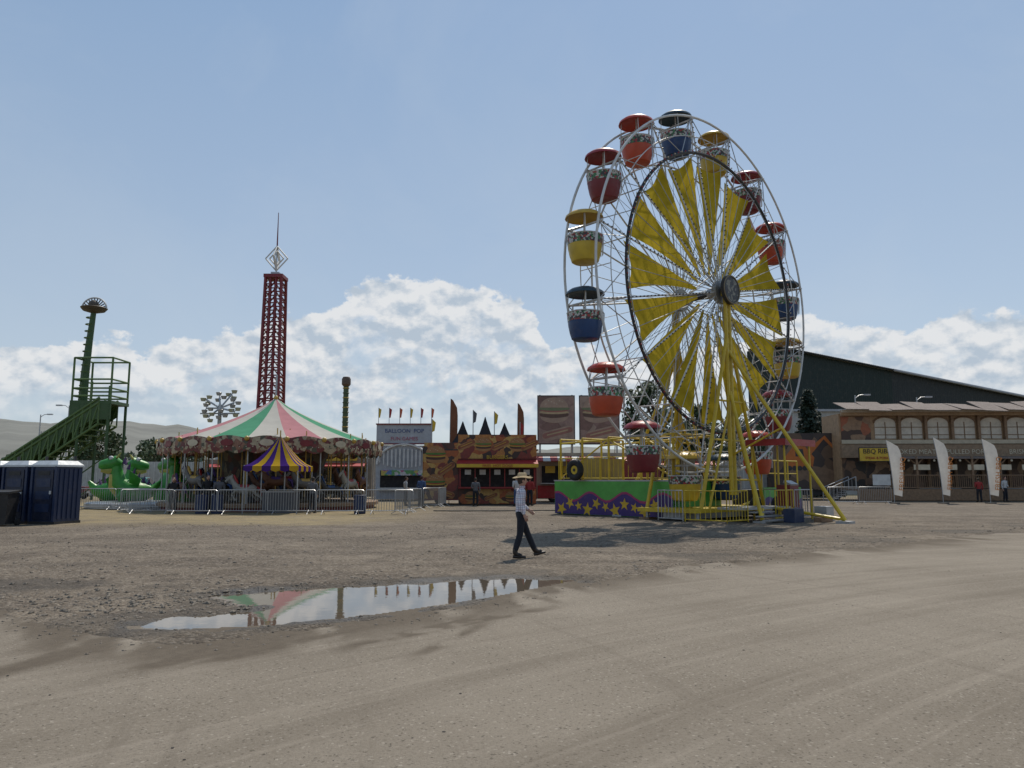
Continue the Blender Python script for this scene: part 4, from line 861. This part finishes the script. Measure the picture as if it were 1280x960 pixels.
for i in range(13): x=-1.9+i*.317; b.box('slats',WHT,(x,-.01,3.3),(.10,.05,1.5*math.sqrt(max(.05,1-(x/2.1)**2))))
for i in range(6): b.tube('flag_poles',STEEL,(-2.1+i*.84,.2,6.0),(-2.1+i*.84,.2,7.3),.025,5); m_=(YS,REDS,ORG)[i%3]; b.add('pennants_'+m_.name,m_,[(-2.1+i*.84,.2,7.3),(-1.88+i*.84,.22,7.15),(-1.98+i*.84,.2,6.5),(-2.1+i*.84,.2,6.5)],[(0,1,2,3)])
b.box('prizes',mosaic('prizes',3,[(.4,.1,.2),(.1,.2,.4),(.5,.4,.1),(.1,.3,.1),(.5,.5,.5)]),(0,.0,2.15),(3.5,.2,.4))
e=b.make('game_trailer',(-8.5,60,0)); text(e,'BALLOON  POP',(0,-.03,5.3),.44,mat('sign_blue',(.06,.10,.25))); text(e,'FUN GAMES',(0,-.03,4.7),.40,mat('sign_pink',(.4,.1,.16)))
b=Bld(); b.box('body',mat('tan_trailer',(.25,.2,.15)),(0,1.5,1.8),(6.5,2.8,3.2)); b.box('window',DKI,(0,.05,2.0),(5,.1,1.1)); b.box('awning',REDS,(0,-.5,2.85),(5.6,1.1,.06),0,0,R(15)); b.box('sign',YS,(0,.0,3.5),(4,.08,.6))
for x in(-2,2): b.ring('tyres',RUB,(x,.05,.4),.28,.12,18,8)
e=b.make('concession_trailer',(-15,64,0)); e2=b.make('concession_trailer',(12.5,58,0),R(-6)); text(e2,'SNACKS',(0,-.06,3.32),.45,REDS); e3=b.make('concession_trailer',(-24,68,0),R(8))
b=Bld(); b.box('box_body',mat('dirty_white_trailer',(.42,.42,.40)),(0,0,2.2),(9,2.5,2.7)); b.box('chassis',DARK,(0,0,.75),(9,1.2,.2))
for x in(-3.4,-2.5,3,): b.ring('tyres',RUB,(x,-1.1,.5),.36,.15,20,8)
for i in range(17): b.box('side_posts',WHT,(-4.4+i*.55,-1.262,2.2),(.05,.03,2.6))
b.make('cargo_trailer',(20.6,66,0),R(4)); b.make('cargo_trailer',(-43,78,0),R(-8)); b.make('cargo_trailer',(-36,84,0),R(6)); b.make('cargo_trailer',(-56,84,0),R(-3))
b=Bld(); MU=mosaic('mural',.9,[(.05,.035,.03),(.12,.07,.04),(.03,.02,.02),(.2,.12,.07)])
b.box('body',MU,(0,1.4,3.1),(5.6,2.6,4.6)); b.box('chassis',DARK,(0,1.4,.6),(5.4,2.2,.4)); OR2=mat('machine_orange',(.5,.14,.02))
b.poly('pictured_machine',OR2,[(-1.8,.09,2.6),(.2,.09,2.5),(.4,.09,3.4),(-.3,.09,4.3),(-1.2,.09,4.4),(-1.9,.09,3.5)]); b.poly('pictured_arm',OR2,[(.1,.085,3.6),(1.2,.085,4.9),(2.2,.085,3.8),(2.3,.085,3.9),(1.3,.085,5.2),(-.1,.085,4.1)]); b.poly('pictured_window',DARK,[(-1.1,.08,3.5),(-.4,.08,3.5),(-.5,.08,4.1),(-1.1,.08,4.1)])
for i in range(5): ell(b,'pictured_tracks',DARK,-1.6+i*.4,.075,2.55,.2,.2)
for x in(-2,-1.1,2): b.ring('tyres',RUB,(x,.2,.45),.32,.14,20,8)
b.make('mural_trailer',(24.2,62,0),R(-4))
# ------------------------------------------------------------------ saloon-style barbecue stand
b=Bld(); W=19.; WD2=mat('stained_wood',(.42,.27,.15),.65,0,.35,3,.3,18); ROOF=ribbed('corrugated_roof',(.22,.17,.145),2.6,'X',.8); CURT=mat('cream_curtain',(.68,.62,.52),.9)
b.box('body',WD2,(W/2,2.2,3.9),(W,3.6,5.9)); 
b.box('deck',WOOD,(W/2,-.8,.85),(W,3.4,.14)); b.box('deck_skirt',WOOD,(W/2,-2.48,.45),(W,.06,.75))
b.box('lower_backwall',mosaic('menu_wall',1.3,[(.05,.03,.02),(.14,.08,.05),(.03,.02,.02),(.3,.2,.12),(.08,.05,.03)]),(W/2+.9,.34,2.1),(W-2,.08,2.3))
b.box('sign_band',mat('sign_band_wood',(.30,.2,.12),.6,0,.4,4),(W/2,.20,3.85),(W,.36,1.05)); b.box('balcony_rail_band',mat('pale_band',(.5,.43,.31)),(W/2,-.02,4.58),(W,.08,.30))
for i in range(8):
    x=3.6+i*2.05
    pts=[(x-.82,.365,4.85),(x+.82,.365,4.85)]+[(x+.82*math.cos(R(180*j/10)),.365,6.1+.42*math.sin(R(180*j/10))) for j in range(11)]
    b.poly('arch_openings',CURT,pts)
    b.sweep('arch_trim',WOOD,[(x+.87*math.cos(R(180*j/12)),.33,6.1+.46*math.sin(R(180*j/12))) for j in range(13)],.07,5)
    b.box('upper_posts',WOOD,(x+1.025,.2,5.7),(.2,.25,2.1)); b.box('curtain_seams',WOOD,(x,.34,5.5),(.05,.04,1.3)); b.box('curtain_seams',WOOD,(x,.335,5.15),(1.6,.04,.05)); b.box('curtain_seams',WOOD,(x,.335,5.75),(1.6,.04,.05))
    b.box('lower_posts',WOOD,(x+1.025,-2.2,2.1),(.14,.14,2.5)); b.box('lower_posts',WOOD,(x+1.025,.1,2.2),(.2,.2,2.4))
    for s_ in(-1,1): b.tube('corner_brackets',WOOD,(x+1.025,-2.2,2.7),(x+1.025+s_*.5,-2.2,3.2),.05,4)
b.box('roof_fascia',WD2,(W/2,-.1,6.85),(W,.25,.42)); b.box('roof_fascia_top',mat('ridge_cream',(.6,.53,.42)),(W/2,-.26,7.0),(W,.06,.22))
for i in range(11):
    x=.9+i*1.76; b.box('roof_sheets',ROOF,(x,.1+random.uniform(-.06,.06),7.36+.07*random.uniform(-1,1)),(1.74,2.8,.05),0,R(random.uniform(-3,3)),R(17+random.uniform(-3,3)))
b.box('porch_roof',ROOF,(W/2+.6,-1.1,3.32),(W-1.4,2.5,.06),0,0,R(5)); 
fencep(b,'deck_railing',WOOD,(2.2,-2.3,0),(W,-2.3,0),.95,1.0,110,.04)
for i in range(6): b.box('stair_treads',STEEL,(-.3-.28*i,-1.4,.78-.14*i),(.28,1.5,.05))
for y in(-2.1,-.7): b.tube('stair_rail',STEEL,(.1,y,1.85),(-1.9,y,1.0),.035,5); b.tube('stair_rail',STEEL,(-1.9,y,0),(-1.9,y,1.0),.03,5); b.tube('stair_rail',STEEL,(.1,y,.9),(.1,y,1.85),.03,5)
for i in range(8): b.tube('stair_rail',STEEL,(-1.9+i*.28,-2.1,.12*i),(-1.9+i*.28,-2.1,1.0+.12*i),.018,4)
b.box('picture_panel',mosaic('bbq_mural',1.1,[(.06,.03,.02),(.3,.18,.1),(.1,.05,.03),(.35,.1,.04)]),(1.3,.36,5.6),(2.3,.06,2.0))
b.box('left_cabinet',mosaic('bbq_mural2',1.4,[(.05,.03,.02),(.16,.09,.05),(.02,.02,.02)]),(1.0,.34,2.6),(1.8,.1,3.0))
b.box('hanging_sign',YS,(1.6,-2.4,3.5),(2.5,.08,.95)); b.box('hanging_sign_back',BLK,(1.6,-2.34,3.5),(2.62,.05,1.07)); b.box('menu_white',WHT,(1.8,-2.54,1.6),(1.3,.05,.8))
for i in range(9): b.ball('string_lamps',CREAM,(4+i*1.9,-2.3,3.05),.09,6)
for i in range(7): b.box('hanging_menus',CREAM,(5+i*2.0,-2.2,2.55),(1.2,.05,.4))
e=b.make('barbecue_saloon_stand',(26.0,60,0),R(-2))
text(e,'BBQ RIBS',(1.6,-2.46,3.58),.5,BLK); text(e,'STEAK & PORK',(1.6,-2.46,3.16),.26,REDS)
for i,t in enumerate(('SMOKED MEATS','PULLED PORK','BRISKET','TURKEY LEGS')): text(e,t,(5.6+i*4.1,-.0,3.62),.52,CREAM)
def feather(name,loc,m,h=4.4,rz=0,lean=.12,txt=None,tm=None,wd=.85):
    b=Bld(); pts=[(lean*(i/10)**2*h*.4,0,h*i/10) for i in range(11)]; b.sweep('pole',STEEL,pts,[.025]*10+[.012],5)
    vs=[];fs=[]
    for i in range(13):
        t=i/12; z=h*(.14+.86*t); x=lean*((z/h)**2)*h*.4; ww=wd*(.65+.35*math.sin(t*2.2))*(1 if t<.85 else math.sqrt(max(.02,1-((t-.85)/.16)**2))); y=.06*math.sin(t*7)
        vs+= [(x,0,z),(x+ww*.5,y,z-.05),(x+ww,y*.3,z-.12)]
    for i in range(12): o=i*3; fs+= [(o,o+1,o+4,o+3),(o+1,o+2,o+5,o+4)]
    b.add('banner',m,vs,fs); b.box('base',DARK,(0,0,.04),(.5,.5,.08)); e=b.make(name,loc,rz)
    if txt: 
        o=text(e,txt,(0,0,0),.46,tm); o.rotation_euler=(R(90),R(-84),0); o.data.align_x='LEFT'; o.location=(wd*.72,-.1,h*.2)
    return e
OW=cloth('white_banner',(.62,.6,.56),.35); OO=mat('banner_orange',(.6,.2,.03)); DB_=cloth('dark_banner',(.12,.06,.04),.3); 
for i,x in enumerate((25.9,29.2,32.4)): feather('feather_banner',(x,52,0),OW,(4.3,4.5,4.4)[i],(0,.15,-.1)[i],(-.2,-.26,-.16)[i],'FRESH BBQ',OO)
feather('feather_banner',(-4.15,50.5,0),DB_,7.0,0,.02,None,None,.5); feather('feather_banner',(.35,52.5,0),DB_,6.9,0,.02,None,None,.45)
# ------------------------------------------------------------------ arena building
b=Bld(); AG=ribbed('green_cladding',(.006,.020,.016),1.2,'X',.6,.6); AG2=ribbed('grey_green_cladding',(.020,.026,.026),1.2,'X',.6,.6); LW=ribbed('pale_cladding',(.42,.42,.40),1.5,'X',.6,.5)
def ztop(x): return 16.9+x*.3 if x<2.2 else 17.6-(x-2.2)*.2065
ex=Vector((.42,.91,0))*55
prf=[(0,ztop(0)),(2.2,17.6),(17.2,ztop(17.2)),(34,ztop(34)),(56,ztop(56))]
def wallseg(part,m,x0,x1):
    b.poly(part,m,[(x0,0,0),(x1,0,0)]+[(x,0,z) for x,z in prf[::-1] if x0<=x<=x1])
wallseg('front_wall_green',AG,0,17.2); wallseg('front_wall_grey',AG2,17.2,56)
b.poly('side_wall',AG,[(0,0,0),(0,0,ztop(0)),tuple(Vector((0,0,ztop(0)))+ex),tuple(ex)]); b.poly('side_wall',AG,[(56,0,0),(56,0,ztop(56)),tuple(Vector((56,0,ztop(56)))+ex),tuple(Vector((56,0,0))+ex)])
for i in range(len(prf)-1):
    a=Vector((prf[i][0],-.5,prf[i][1]+.1)); c=Vector((prf[i+1][0],-.5,prf[i+1][1]+.1)); b.poly('roof_panels',AG2,[a,c,c+ex,a+ex])
    b.tube('verge_trim' if i>=2 else 'verge_trim_green',LG if i>=2 else AG2,a+Vector((0,-.05,0)),c+Vector((0,-.05,0)),.16 if i>=2 else .12,6)
b.box('lean_to',LW,(7.0,-3,4.6),(8,5,9.2)); b.box('lean_to_roof',LG,(7.0,-3.1,9.3),(8.4,5.4,.25)); b.box('roller_door',LG,(6.0,-5.56,2.4),(4.2,.1,4.4))
for x in(22,32,42): b.box('roller_doors',LG,(x,-.06,2.2),(5,.1,4.2)); b.box('door_frames',DARK,(x,-.04,4.45),(5.4,.12,.25))
b.make('arena_building',(28.2,90,0))
def lamp(loc,h,arms=1):
    b=Bld(); b.tube('pole',STEEL,(0,0,0),(0,0,h),.1,8,.06); b.box('base',STEEL,(0,0,.1),(.4,.4,.2))
    for s_ in((1,) if arms==1 else (-1,1)): b.sweep('arm',STEEL,[(0,0,h-.3),(s_*.4,0,h),(s_*.9,0,h+.05)],.04,6); b.box('luminaire',LG,(s_*1.1,0,h+.03),(.6,.28,.14))
    return b.make('street_lamp',loc)
lamp((-56,90,0),9.3); lamp((-48,82,0),9.6,2); lamp((31.8,70,0),9.4); lamp((37.5,70,0),9.2); lamp((-62,100,0),8)
def pickup(loc,rz,m):
    b=Bld(); 
    prof=[(-2.7,.55),(-2.7,1.05),(-.9,1.08),(-.75,1.15),(-.45,1.75),(.75,1.8),(1.2,1.2),(2.45,1.1),(2.7,.95),(2.75,.5)]
    n=len(prof); vs=[(x,y,z) for y in(-.95,.95) for x,z in prof]; vs=[(x,y*(.86 if z>1.3 else 1),z) for x,y,z in vs]
    b.add('body',m,vs,[tuple(range(n)),tuple(range(2*n-1,n-1,-1))]+[(i,(i+1)%n,n+(i+1)%n,n+i) for i in range(n)])
    for y in(-.96,.96): b.poly('side_windows',DKI,[(-.6,y,1.2),(.98,y,1.22),(.65,y*.9,1.7),(-.4,y*.9,1.68)])
    b.poly('windscreen',DKI,[(1.23,-.75,1.25),(1.23,.75,1.25),(.85,.7,1.76),(.85,-.7,1.76)])
    for x in(-1.8,1.8):
        for y in(-.88,.88): b.ring('tyres',RUB,(x,y,.4),.28,.12,20,8); b.tube('wheel_discs',STEEL,(x,y-.09,.4),(x,y+.09,.4),.2,12)
    b.box('bumper',STEEL,(2.78,0,.55),(.12,1.8,.2)); b.box('bumper',STEEL,(-2.76,0,.6),(.1,1.8,.18)); b.box('headlamps',WHT,(2.7,-.7,.88),(.08,.35,.16)); b.box('headlamps',WHT,(2.7,.7,.88),(.08,.35,.16))
    return b.make('pickup_truck',loc,rz)
pickup((-27.5,56,0),R(15),mat('teal_car_paint',(.05,.2,.2),.3)); pickup((-44,66,0),R(5),mat('white_car_paint',(.5,.5,.5),.3)); pickup((-50,70,0),R(175),mat('silver_car_paint',(.3,.31,.32),.3)); pickup((-22,62,0),R(170),mat('white_car_paint',(.5,.5,.5),.3)); pickup((-38,64,0),R(185),mat('maroon_car_paint',(.15,.02,.02),.3))
b=Bld(); b.sweep('cable',RUB,[(x,39.3+.3*math.sin(x*.7),.04) for x in np.arange(-4,6,.5)],.03,5); b.make('power_cable')
